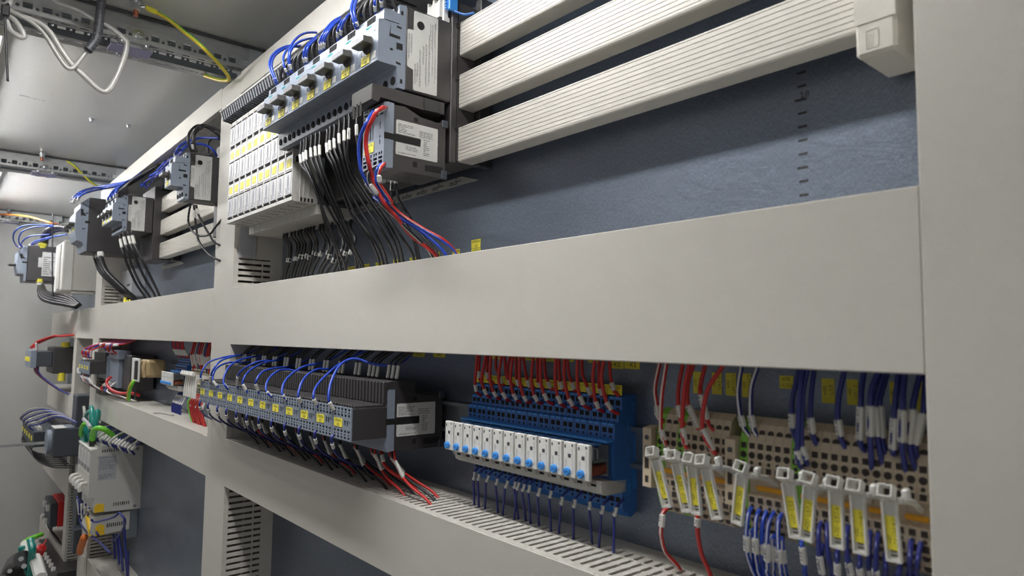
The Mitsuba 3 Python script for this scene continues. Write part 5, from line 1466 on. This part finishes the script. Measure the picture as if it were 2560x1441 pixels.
for i in range(2):
    p = px(*ZQ, [(650 - 8 * i, 685), (600 - 6 * i, 730), (600, 790 + 6 * i), (660, 860 + 8 * i), (780, 905 + 5 * i), (940, 905 + 6 * i), (1050, 940)], .08, [.085, .096, .098, .094, .082, .068, .05])
    wire('wire', 'm_wred', p, .0036, 'pale red wire curving from the wide contactor along the lower duct, %s' % ('upper' if i == 0 else 'lower'), 'pale red wires by the transformer')
k = thing('transformer', 'brown taped transformer with a white terminal plate and yellow label', 'transformer')
part(k, 'plate', B().box(-1.935, -1.855, .0765, .0800, -.146, -.088, .001), 'm_plate', smooth=False)
mat('m_tape', (168, 146, 108), .6)
b = B().box(-1.925, -1.838, .022, .066, -.135, -.092, .006)
part(k, 'core', b, 'm_tape', smooth=False)
for i in range(5):
    part(k, 'winding', B().tube([(-1.918 + .016 * i, .066, -.095), (-1.914 + .016 * i, .0705, -.112), (-1.910 + .016 * i, .067, -.134)], .0052, n=8), 'm_tape')
part(k, 'terminal', B().box(-1.878, -1.866, .0795, .086, -.140, -.094, .001), 'm_black', smooth=False)
part(k, 'yellow_label', B().box(-1.890, -1.879, .0798, .0806, -.128, -.108), 'm_yellow', smooth=False)
part(k, 'foot', B().box(-1.92, -1.845, .0, .0225, -.132, -.098), 'm_railin', smooth=False)
p = px(*ZQ, [(1010, 705), (950, 770), (915, 850), (900, 930), (898, 1000)], .08, [.074, .084, .086, .083, .080])
k = thing('earth_lead', 'yellow green earthing lead curving down from the transformer', 'earthing lead')
part(k, 'sheath', B().tube(p, .0042, n=10), 'm_wgreen', smooth=True)
part(k, 'stripe', B().tube(np.asarray(spline(p, n=6)) + [-.0012, .0020, 0], .0034, n=8, smooth=False), 'm_wyellow', smooth=True)
p = px(*ZQ, [(1060, 715), (1010, 770), (985, 850), (985, 960), (990, 1000)], .07, [.070, .076, .075, .070, .066])
wire('wire', 'm_wblack', p, .0020, 'black wire beside the earthing lead of the transformer', None)
for i in range(6):
    x = -1.634 - .0158 * i
    k = (RLL if i == 0 else RL).place('interface_relay', 'relay of the small blue group in the second cabinet, clear case in view' if i == 0 else 'white-fronted relay, %s from the right in the second cabinet' % ORD[i], 'relay', 'small relay group of the second cabinet', x, 0, 0)
for i in range(12):
    x = -1.725 + .0085 * i
    c = 'm_wred' if i % 4 else 'm_wnavy'
    p = [(x + .004, .040, -.036), (x + .002, .040, -.052), (x, .034, -.066), (x + .003, .026, -.080)]
    wire('wire', c, p, .0019, '%s wire down into the small relay group of the second cabinet' % ('red' if c == 'm_wred' else 'dark blue'), ('red' if c == 'm_wred' else 'dark blue') + ' wires into the small relay group', sleeve=(.55, .9), sw=.0052, tangle=TG_)
flush_tangle(TG_, 'red_wire_row', 'red and blue wires into the small relay group of the second cabinet')
for i in range(6):
    x = -1.715 + .014 * i
    p = [(x, .022, -.165), (x + .002, .032, -.178), (x + .004, .036, -.195), (x + .006, .036, -.213)]
    wire('wire', 'm_wnavy', p, .0019, 'dark blue wire below the small relay group of the second cabinet', 'dark blue wires below the small relay group', sleeve=(.08, .5), sw=.0060, tangle=TG_)
flush_tangle(TG_, 'blue_wire_row', 'dark blue wires below the small relay group of the second cabinet')
for i in range(40):
    x = -1.535 + .0061 * i
    (TG if i in (1, 10, 19) else TB).place('terminal_block', ('green' if i in (1, 10, 19) else 'beige') + ' terminal block in the second cabinet, %s from the left of its row' % (ORD[i] if i < 28 else str(i + 1) + 'th'), 'terminal block', ('green' if i in (1, 10, 19) else 'beige') + ' terminals of the second cabinet', x, 0, 0)
rq = random.Random(17)
for i in range(18):
    x = -1.525 + .0135 * i
    p = [(x + .006, .045, -.036), (x + .004, .05, -.055 - rq.random() * .01), (x, .05, -.078), (x + .004, .044, -.095 - rq.random() * .012)]
    c = ['m_wred', 'm_wred', 'm_wgrey', 'm_wnavy'][i % 4]
    wire('wire', c, p, .0021, '%s wire down into the terminals of the second cabinet' % {'m_wred': 'red', 'm_wgrey': 'grey', 'm_wnavy': 'dark blue'}[c], {'m_wred': 'red', 'm_wgrey': 'grey', 'm_wnavy': 'dark blue'}[c] + ' wires into the terminals of the second cabinet', sleeve=(.5, .85), sw=.0055, tangle=TG_)
flush_tangle(TG_, 'wire_row', 'red, grey and blue wires into the terminals of the second cabinet')
for i in range(6):
    x = -1.452 + .014 * i
    single('marker_carrier', B().obox((x, .078, -.128), (1, .1, .0), (.12 - .06 * (i % 3), -.05, 1), (0, 1, .05), .0078, .046, .004, .001).obox((x, .084, -.104), (1, 0, 0), (0, -.5, 1), (0, 1, .5), .010, .009, .007, .001).obox((x + .004, .060, -.112), (1, 0, 0), (0, 0, 1), (0, 1, 0), .004, .006, .036), 'm_white', 'white marker carrier before the terminals of the second cabinet, %s from the left' % ORD[i], 'marker carrier', 'marker carriers of the second cabinet', smooth=False)
for i in range(8):
    x = -1.505 + .0125 * i
    p = [(x, .042, -.152), (x + .002, .056, -.165), (x + .006, .056, -.185), (x + .020 - .004 * (i % 3), .05, -.213)]
    c = 'm_wred' if i != 0 else 'm_wgreen'
    wire('wire', c, p, .0026 if i else .0024, ('red wire below the terminals of the second cabinet, %s from the left' % ORD[i]) if i else 'yellow green wire below the terminals of the second cabinet', 'red wires below the terminals of the second cabinet' if i else None, sleeve=(.1, .45) if i % 3 == 1 else None, sw=.0075)
single('loose_duct_lid', B().box(-2.02, -1.30, .004, .0855, -.2096, -.2083, .0004), 'm_duct', 'blank duct lid lying on the lower duct of the second cabinet', 'duct lid', smooth=False)
p = px(*ZQ, [(1240, 1150), (1330, 1120), (1420, 1112), (1520, 1112)], .06, [.080, .068, .060, .055])
wire('wire', 'm_wgrey', [(a, max(b_, .03), -.206) for a, b_, c in p], .0016, 'thin grey wire lying on the blank duct lid of the second cabinet', None)

# ---------------------------------------------------------------- second cabinet, drives at the bottom
XD = -2.14
k = thing('servo_drive', 'large white drive unit with four front modules, above a smaller drive', 'drive')
part(k, 'housing', B().prism([(.0, -.5180), (.112, -.5130), (.112, -.4560), (.112, -.3350), (.060, -.3330), (.0, -.3440)], XD - .20, XD, 'x'), 'm_fuse', smooth=False)
part(k, 'side_sheet', B().prism([(.004, -.5165), (.111, -.5118), (.111, -.3365), (.060, -.3345), (.004, -.3450)], XD, XD + .0006, 'x'), 'm_fuse', smooth=False)
for i in range(4):
    x = XD - .0005 - .050 * i
    m = part(k, 'front_module', B().prism([(.112, -.4730), (.126, -.4730), (.127, -.4600), (.127, -.3600), (.124, -.3450), (.112, -.3420)], x - .049, x, 'x'), 'm_fuse', smooth=False)
    part(m, 'display', B().box(x - .042, x - .006, .1262, .1276, -.405, -.392), 'm_grille', smooth=False)
    part(m, 'vent_strip', B().box(x - .016, x - .004, .1262, .1275, -.388, -.352), 'm_door', smooth=False)
    part(m, 'flap', B().box(x - .040, x - .008, .1262, .1278, -.440, -.410, .0005), 'm_fuse', smooth=False)
    part(m, 'white_hook', B().tube([(x - .038, .127, -.438), (x - .024, .142, -.437), (x - .022, .146, -.446), (x - .022, .144, -.456)], .0052, n=8), 'm_white')
    part(m, 'top_edge', B().box(x - .049, x - .0003, .108, .128, -.3470, -.3415, .001), 'm_white', smooth=False)
b = B()
micro_lines(b, (XD + .0007, .106, -.400), (0, -1, 0), (0, 0, 1), .040, .035, 8, 71)
micro_lines(b, (XD + .0007, .106, -.425), (0, -1, 0), (0, 0, 1), .040, .014, 3, 72)
part(k, 'rating_plate', B().box(XD + .0003, XD + .0007, .064, .108, -.428, -.362), 'm_door', smooth=False)
b.text('SIEMENS', (XD + .0007, .0985, -.3665), (0, -1, 0), (0, 0, 1), .0045, depth=.0003)
part(k, 'print', b, 'm_grille', smooth=False)
for j in range(8):
    part(k, 'louvre', B().box(XD + .0004, XD + .0009, .0600 + j * .0054, .0626 + j * .0054, -.3525, -.3450), 'm_void', smooth=False)
for j in range(9):
    part(k, 'louvre', B().box(XD + .0004, XD + .0009, .0280 + j * .0052 + (.006 if j == 8 else 0) * -4.5, .0304 + j * .0052 + (.006 if j == 8 else 0) * -4.5, -.5010, -.4920), 'm_void', smooth=False)
part(k, 'yellow_corner', B().prism([(.112, -.5130), (.112, -.4950), (.105, -.4895), (.090, -.4915), (.088, -.5120)], XD + .0006, XD + .0016, 'x'), 'm_yellowd' if 'm_yellowd' in scene else mat('m_yellowd', (232, 190, 40), .45), smooth=False)
for z in (-.508, -.350):
    part(k, 'screw', B().cyl((XD, .014, z), (XD + .0018, .014, z), .0042, n=12), 'm_grille')
k = thing('servo_drive', 'lower white drive unit with yellow corners under the large drive', 'drive')
part(k, 'housing', B().prism([(.022, -.5740), (.105, -.5790), (.118, -.5700), (.112, -.5270), (.022, -.5240)], XD - .14, XD - .014, 'x'), 'm_fuse', smooth=False)
part(k, 'yellow_corner', B().prism([(.104, -.5792), (.105, -.5550), (.096, -.5480), (.083, -.5530), (.082, -.5780)], XD - .014, XD - .013, 'x'), 'm_yellowd', smooth=False)
part(k, 'yellow_front', B().prism([(XD - .08, -.545), (XD - .0142, -.577), (XD - .0142, -.560), (XD - .05, -.538), (XD - .08, -.535)], .112, .119, 'd'), 'm_yellowd', smooth=False)
for j in range(8):
    part(k, 'louvre', B().box(XD - .0144, XD - .0132, .0400 + j * .0050, .0424 + j * .0050, -.5600, -.5500), 'm_void', smooth=False)
part(k, 'mounting_foot', B().box(XD - .03, XD - .016, .0, .030, -.600, -.522, .001), 'm_railin', smooth=False)
ZD = ((0, 1100), 4.225)
for i, q in enumerate([[(815, 600), (840, 700), (845, 850), (900, 960), (1010, 1050), (1150, 1190)], [(860, 640), (870, 760), (880, 900), (960, 1010), (1060, 1090), (1170, 1200)], [(905, 680), (890, 800), (870, 900), (950, 1010), (1070, 1100)], [(945, 720), (930, 800), (960, 880), (1040, 1010)],
                       [(1260, 770), (1200, 820), (1100, 850), (1000, 870), (960, 840)], [(1260, 770), (1320, 850), (1300, 940), (1220, 1050), (1170, 1070)]]):
    p = px(*ZD, q, .12, list(np.linspace(.120, .10, len(q))) if i < 4 else list(np.linspace(.10, .13, len(q))) if i == 4 else list(np.linspace(.10, .06, len(q))))
    wire('wire', 'm_wnavy', p, .0026, 'dark blue wire hanging in front of the lower drive unit, %s of six' % ORD[i], 'dark blue wires at the drives', sleeve=(.02, .14) if i < 4 else None, sw=.009)
for i, q in enumerate([[(1200, 1000), (1205, 1100), (1215, 1260)], [(1230, 1000), (1240, 1120), (1260, 1320)], [(1250, 1000), (1270, 1140), (1300, 1390)], [(1310, 850), (1320, 1100), (1345, 1441)], [(1350, 1180), (1352, 1300), (1350, 1460)]]):
    p = px(*ZD, q, .04, [.05, .045, .040])
    wire('wire', 'm_wnavy', p, .0030, 'dark blue wire running down beside the lower drive, %s from the left' % ORD[i], 'dark blue wires running down beside the drives')
# connectors plugged into the top of the drive
mat('m_tealplug', (28, 132, 122), .25)
ZT = ((170, 1000), 5.855)
k = thing('teal_connector', 'teal connector with looped levers plugged into the top of the large drive', 'connector')
for q, r in (([(340, 600), (330, 500), (320, 420), (345, 250), (335, 170), (290, 190), (265, 250)], .0062), ([(300, 560), (340, 420), (360, 250), (350, 120), (330, 110)], .0055), ([(360, 620), (390, 430), (415, 260), (432, 170), (440, 230), (420, 330)], .0075)):
    part(k, 'lever', B().tube(px(*ZT, q, .115, .1), r, n=10), 'm_tealplug', smooth=True)
a = at(170 + 215 / 5.855, 1000 + 600 / 5.855, .118)
part(k, 'body', B().prism([(a[0] - .03, a[2] - .03), (a[0] + .060, a[2] - .045), (a[0] + .045, a[2] + .02), (a[0] + .012, a[2] + .055), (a[0] - .012, a[2] + .050)], .098, .122, 'd'), 'm_tealplug', smooth=False)
part(k, 'grey_strip', B().tube(px(*ZT, [(230, 285), (290, 350), (330, 410)], .128, .126), .0055, n=6), 'm_door')
for q in (0, 1):
    part(k, 'strap', B().tube(px(*ZT, [[(232, 100), (240, 190), (235, 280)], [(465, 320), (445, 370), (430, 410)]][q], .10, .1), .004, n=6), 'm_fuse')
k = thing('green_cable', 'bright green network cable curving from a black plug on the drive into the duct', 'cable')
part(k, 'sheath', B().tube(px(*ZT, [(358, 590), (360, 520), (385, 440), (450, 415), (540, 440), (640, 510), (720, 535), (830, 500)], .12, [.118, .120, .122, .118, .105, .085, .07, .05]), .0068, n=12), 'm_wgreen', smooth=True)
part(k, 'plug', B().tube(px(*ZT, [(358, 590), (358, 660), (355, 740)], .117, .114), .0085, n=8), 'm_wblack')
p = px(*ZT, [(235, 355), (205, 400), (190, 450), (185, 520)], .135, .125)
single('green_cable', B().tube(p, .0055, n=10), 'm_wgreen', 'short piece of green cable left of the teal connector', 'cable', smooth=True)
rq = random.Random(23)
for i in range(14):
    x = -2.26 + .024 * i
    p = [(x, .100 - .003 * i, -.336), (x + .008, .108 - .003 * i, -.322), (x + .03, .085 - .002 * i, -.305 + rq.random() * .01), (x + .07, .055, -.284)]
    c = 'm_wnavy' if i % 3 else 'm_wwhite'
    wire('wire', c, p, .0030, '%s wire with a white sleeve rising from the drives into the lower duct' % ('dark blue' if i % 3 else 'white'), ('dark blue' if i % 3 else 'white') + ' wires above the drives', sleeve=(.2, .42), sw=.0080, tangle=TG_)
flush_tangle(TG_, 'wire_bundle', 'blue and white wires with sleeves rising behind the large white drive')

# ---------------------------------------------------------------- dark slate switch gear left of the drives
k = thing('main_switch', 'dark slate main switch with a steel rod sticking out towards the front', 'switch')
block(k, 'tower', -2.70, -2.615, .0, .100, -.345, -.232, 'm_slatedark', .003)
block(k, 'body', -2.72, -2.600, .03, .160, -.425, -.335, 'm_slatedark', .003)
part(k, 'cover_plate', B().box(-2.705, -2.615, .10, .156, -.3355, -.3335, .001), 'm_slate', smooth=False)
part(k, 'label_plate', B().box(-2.69, -2.60, .125, .158, -.3338, -.3325, .0004), 'm_plate', smooth=False)
part(k, 'flange', B().cyl((-2.665, .158, -.383), (-2.665, .172, -.383), .040, n=24), 'm_slate')
a = atx(100, 1110, -2.665)
part(k, 'rod', B().box(-2.6695, -2.6605, .165, .50, -.3885, -.3795, .001), 'm_chrome', smooth=False)
part(k, 'post', B().box(-2.690, -2.602, .0, .085, -.66, -.345, .003), 'm_slatedark', smooth=False)
part(k, 'paper_tag', B().box(-2.66, -2.625, .0855, .0865, -.505, -.460), 'm_plate', smooth=False)
k = thing('slate_block', 'small dark slate block low on the plate left of the lower drive', 'device')
block(k, 'body', -2.545, -2.49, .0, .105, -.71, -.635, 'm_slatedark', .002)
single('orange_cable', B().tube(px(*ZD, [(890, 1030), (870, 1090), (850, 1150), (845, 1190)], .11, .1), .0095, n=10), 'm_orangec', 'short thick orange cable end beside the upright duct at the bottom', 'cable', smooth=True)
single('loose_cover', B().box(-2.53, -2.40, .083, .086, -.80, -.70, .001), 'm_duct', 'short duct cover standing proud at the bottom left', 'duct cover', smooth=False)

# ---------------------------------------------------------------- far cabinet
def fx(o, s, x, y, X):
    return atx(o[0] + x / s, o[1] + y / s, X)


ZL = ((0, 480), 4.503)
k = thing('large_breaker', 'large black breaker with slate front beside the end panel at the far left', 'circuit breaker')
part(k, 'base', B().box(-3.19, -3.05, .03, .222, .164, .298, .003), 'm_black', smooth=False)
part(k, 'housing', B().prism([(.222, .163), (.229, .163), (.230, .188), (.246, .190), (.252, .215), (.250, .272), (.238, .286), (.222, .296)], -3.19, -3.05, 'x'), 'm_slate', smooth=20)
part(k, 'rotary_handle', B().box(-3.15, -3.09, .250, .272, .222, .230, .003), 'm_knob', smooth=False)
LB = [(.130, .185), (.176, .185), (.176, .218), (.188, .218), (.188, .254), (.177, .254), (.176, .276), (.130, .276)]
part(k, 'rating_plate', B().prism(LB, -3.05, -3.0492, 'x'), 'm_plate', smooth=False)
b = B()
micro_lines(b, (-3.0491, .172, .190), (0, -1, 0), (0, 0, 1), .036, .07, 9, 90)
part(k, 'print', b, 'm_micro', smooth=False)
b = B()
for q in ([(.236, .262), (.246, .262), (.240, .246), (.224, .246), (.224, .242), (.240, .242)], [(.222, .230), (.236, .230), (.236, .235), (.222, .235)]):
    b.prism(q, -3.051, -3.0494, 'x')
part(k, 'side_slot', b, 'm_void', smooth=False)
for i, q in enumerate([[(230, 640), (180, 600), (150, 530), (165, 450), (260, 385), (420, 368), (600, 378)], [(245, 635), (215, 570), (215, 510), (250, 450), (350, 405), (470, 390), (600, 390)], [(265, 630), (240, 590), (270, 540), (340, 500), (440, 488), (560, 480)], [(330, 610), (390, 560), (470, 535), (560, 510), (700, 490)], [(340, 612), (420, 570), (500, 545), (620, 500), (750, 480)]]):
    m = len(q)
    p = [fx(*ZL, x, y, -3.10 + .05 * j) for j, (x, y) in enumerate(q)]
    wire('wire', 'm_wblue', p, .0024, 'thin blue wire looping above the far breaker, %s from the outside' % ORD[i], 'blue wires above the far breaker', sleeve=(.0, .07), sw=.010)
for i, q in enumerate([[(480, 590), (485, 520), (520, 450), (590, 405), (680, 395), (760, 410)], [(510, 595), (520, 530), (560, 470), (620, 430), (700, 420), (770, 430)]]):
    p = [fx(*ZL, x, y, -3.08 + .04 * j) for j, (x, y) in enumerate(q)]
    wire('cable', 'm_wblack', p, .0095, 'thick black cable arching from the yellow ended top of the far breaker, %s' % ('outer' if i == 0 else 'inner'), 'thick black cables above the far breaker')
a = fx(*ZL, 480, 600, -3.06)
single('cable_end_cap', B().cyl((a[0], a[1], a[2] - .012), (a[0], a[1], a[2] + .006), .0135, n=14), 'm_yellow', 'yellow end cap on top of the far breaker', 'cap')
a = fx(*ZL, 445, 1005, -3.06)
k = thing('cable_end_cap', 'yellow and white end cap below the far breaker', 'cap')
part(k, 'yellow_ring', B().cyl((a[0], a[1], a[2] - .004), (a[0], a[1], a[2] + .008), .013, n=14), 'm_yellow')
part(k, 'sleeve', B().cyl((a[0] + .003, a[1], a[2] - .018), (a[0], a[1], a[2] - .003), .0095, n=14), 'm_white')
for i in range(5):
    p = [fx(*ZL, x, y, -3.06 + .05 * j) for j, (x, y) in enumerate([(450 + 6 * i, 1050), (440 + 18 * i, 1120), (470 + 24 * i, 1200 - 14 * i), (580 + 24 * i, 1245 - 22 * i), (720 + 20 * i, 1270 - 18 * i), (860 + 10 * i, 1300 - 6 * i)])]
    wire('cable', 'm_wblack', p, .0068, 'thick black cable drooping below the far breaker, %s from the left' % ORD[i], 'thick black cables below the far breaker')
k = thing('white_device', 'tall white device box in the far cabinet between the breakers', 'device')
part(k, 'front', B().box(-2.80, -2.602, .132, .162, .110, .277, .004), 'm_white', smooth=False)
part(k, 'case', B().box(-2.80, -2.600, .0, .133, .112, .276, .002), 'm_fuse', smooth=False)
part(k, 'foot', B().box(-2.72, -2.61, .07, .135, .104, .111, .001), 'm_white', smooth=False)
part(k, 'ridge', B().box(-2.73, -2.66, .160, .1645, .118, .270, .001), 'm_fuse', smooth=False)
b = B()
k = thing('contactor', 'black contactor with slate front and four small yellow labels in the far cabinet', 'contactor')
block(k, 'base', -3.17, -2.99, .01, .130, -.178, -.080, 'm_black', .003)
block(k, 'contact_block', -3.19, -3.01, .130, .185, -.152, -.095, 'm_slatedark', .002)
part(k, 'front_frame', B().box(-3.195, -3.008, .178, .196, -.156, -.092, .001), 'm_slate', smooth=False)
for i in range(4):
    part(k, 'yellow_label', B().box(-3.185 + .043 * i, -3.165 + .043 * i, .1955, .198, -.134, -.118), 'm_yellow', smooth=False)
for i in range(5):
    x = -3.17 + .034 * i
    p = [(x, .175, -.096), (x + .004, .182, -.080 + .004 * i), (x + .05, .155 - .006 * i, -.062 + .006 * i), (x + .12, .12, -.040), (x + .2, .09, -.034)]
    wire('wire', 'm_wred', p, .0030, 'red wire arching up from the contactor of the far cabinet', 'red wires above the contactor of the far cabinet', sleeve=(.02, .14), sw=.010, tangle=TG_)
flush_tangle(TG_, 'red_wire_bundle', 'red wires arching up from the contactor of the far cabinet')
for i in range(5):
    x = -3.15 + .03 * i
    p = [(x, .17, -.150), (x + .003, .165, -.178), (x + .04, .13, -.215), (x + .10, .10, -.240), (x + .15, .07, -.256)]
    wire('wire', 'm_wred' if i % 2 else 'm_wnavy', p, .0030, '%s wire drooping below the contactor of the far cabinet' % ('red' if i % 2 else 'dark blue'), ('red' if i % 2 else 'dark blue') + ' wires below the contactor of the far cabinet', tangle=TG_)
flush_tangle(TG_, 'dark_wire_bundle', 'red and blue wires drooping below the contactor of the far cabinet')
single('cable_end_cap', B().cyl((-3.02, .09, -.092), (-3.02, .09, -.062), .014, n=14), 'm_yellow', 'yellow end cap above the contactor of the far cabinet', 'cap')
single('cable_end_cap', B().cyl((-3.0, .10, -.205), (-3.0, .10, -.175), .012, n=14), 'm_yellow', 'yellow end cap below the contactor of the far cabinet', 'cap')
k = thing('white_relay', 'small white relay on the plate of the far cabinet', 'relay')
block(k, 'body', -2.72, -2.66, .0, .075, -.165, -.095, 'm_white', .003)
part(k, 'lever', B().box(-2.73, -2.66, .07, .090, -.165, -.145, .003), 'm_white', smooth=False)
k = thing('contactor_row', 'row of black contactors with wires left of the dark slate main switch', 'contactor')
block(k, 'base', -3.15, -2.76, .0, .120, -.405, -.335, 'm_black', .003)
for i in range(5):
    x = -3.14 + .074 * i
    f = part(k, 'front_module', B().box(x, x + .068, .120, .196, -.412, -.360, .002), 'm_slatedark', smooth=False)
    part(f, 'yellow_label', B().box(x + .012, x + .034, .196, .1975, -.394, -.378), 'm_yellow', smooth=False)
    for j in range(2):
        part(f, 'white_tag', B().box(x + .010 + .026 * j, x + .024 + .026 * j, .170, .182, -.360, -.348, .001), 'm_white', smooth=False)
for i in range(8):
    x = -3.14 + .045 * i
    p = [(x, .19, -.362), (x + .005, .205, -.345), (x + .06, .18, -.312 - .003 * i), (x + .14, .14, -.305), (x + .24, .10, -.318)]
    wire('wire', 'm_wnavy' if i % 2 else 'm_wgrey', p, .0028, '%s wire arching above the contactor row beside the main switch' % ('dark blue' if i % 2 else 'grey'), ('dark blue' if i % 2 else 'grey') + ' wires above the contactor row beside the main switch', tangle=TG_)
    p = [(x, .19, -.410), (x + .006, .195, -.432), (x + .07, .18, -.455), (x + .16, .15, -.465), (x + .27, .11, -.455)]
    wire('wire', 'm_wblack', p, .0026, 'dark wire sagging below the contactor row beside the main switch', 'dark wires below the contactor row beside the main switch', tangle=TG_)
flush_tangle(TG_, 'wire_loops', 'grey, blue and dark wires looping around the contactor row beside the main switch')
wiring_duct('short grey wiring duct of the far cabinet under the dark contactor row', False, -3.5, -2.86, -.60, -.505)
wiring_duct('lowest grey wiring duct of the far cabinet under the red module', False, -3.5, -2.86, -.895, -.80)
k = thing('red_module', 'red safety module with white plugs low in the far cabinet', 'module')
block(k, 'body', -3.19, -3.02, .0, .082, -.745, -.655, 'm_redmod' if 'm_redmod' in scene else mat('m_redmod', (196, 36, 36), .4), .002)
block(k, 'front', -3.20, -3.03, .082, .105, -.745, -.660, 'm_slatedark', .002)
for i in range(4):
    part(k, 'white_plug', B().box(-3.19 + .04 * i, -3.17 + .04 * i, .104, .116, -.690 if i % 2 else -.745, -.668 if i % 2 else -.725, .002), 'm_white', smooth=False)
for i in range(3):
    p = [(-3.17 + .05 * i, .09, -.745), (-3.16 + .05 * i, .095, -.765), (-3.12 + .05 * i, .085, -.782), (-3.05 + .04 * i, .07, -.80)]
    wire('wire', 'm_wblack', p, .0030, 'black wire drooping from the red module, %s from the left' % ORD[i], 'black wires below the red module')
ZW = ((0, 1240), 4.081)
k = thing('power_connector', 'dark round connector housing at the lower left corner with teal and white plugs', 'connector')
a = np.array(at(140 / 4.081, 1240 + 740 / 4.081, .30))
part(k, 'housing', B().tube(px(*ZW, [(230, 640), (170, 690), (140, 800), (150, 900)], .26, .26), np.linspace(.02, .036, 19), n=14), 'm_blackgloss')
for i, q in enumerate([[(220, 520), (230, 620), (260, 700), (300, 800)], [(310, 450), (330, 560), (320, 680), (320, 830)]]):
    part(k, 'teal_lever', B().tube(px(*ZW, q, .25, .24), .0085, n=10), 'm_tealplug')
for i, q in enumerate([[(260, 500), (290, 600), (310, 760)], [(360, 640), (390, 740), (420, 840)]]):
    part(k, 'white_plug', B().tube(px(*ZW, q, .235, .235), .014, n=8), 'm_white')
for q in ((215, 645), (245, 720), (100, 770)):
    part(k, 'screw', B().cyl(at(q[0] / 4.081, 1240 + q[1] / 4.081, .285), at(q[0] / 4.081, 1240 + q[1] / 4.081, .30), .005, n=10), 'm_chrome')
p = px(*ZW, [(222, 520), (240, 480), (300, 440), (370, 415), (430, 395)], .24, .17)
single('green_cable', B().tube(p, .0062, n=10), 'm_wgreen', 'green cable rising from the teal plug at the lower left corner', 'cable', smooth=True)
p = px(*ZW, [(440, 500), (425, 530), (400, 580), (375, 635)], .19, .20)
k = thing('red_plug', 'red plug hanging on a wire in the lower left corner', 'plug')
part(k, 'body', B().tube(p, np.array([.008] * 6 + [.0125] * 13)[:19], n=12), 'm_redmod')
part(k, 'lead', B().tube(px(*ZW, [(470, 450), (455, 480), (440, 500)], .17, .19), .002, n=6), 'm_wred')
k = thing('black_terminal_strip', 'slanting black terminal strip with a line of white markers in the lower left corner', 'terminal strip')
q0, q1 = np.array(at(390 / 4.081, 1240 + 480 / 4.081, .12)), np.array(at(560 / 4.081, 1240 + 760 / 4.081, .12))
part(k, 'body', B().obox((q0 + q1) / 2 + [0, -.05, -.035], q1 - q0, (0, 1, 0), (0, 0, 1), np.linalg.norm(q1 - q0) * 1.2, .10, .075, .003), 'm_black', smooth=False)
for i in range(9):
    c = q0 + (q1 - q0) * i / 8
    part(k, 'white_marker', B().obox(c + [0, .004, .004], (1, 0, .3), (0, 1, 0), (0, 0, 1), .022, .012, .014, .002), 'm_white', smooth=False)
single('document_pocket', B().box(-3.6245, -3.6225, .27, .36, .19, .245), 'm_plate', 'pale paper label on the grey end panel behind the blue wires', 'label', smooth=False)
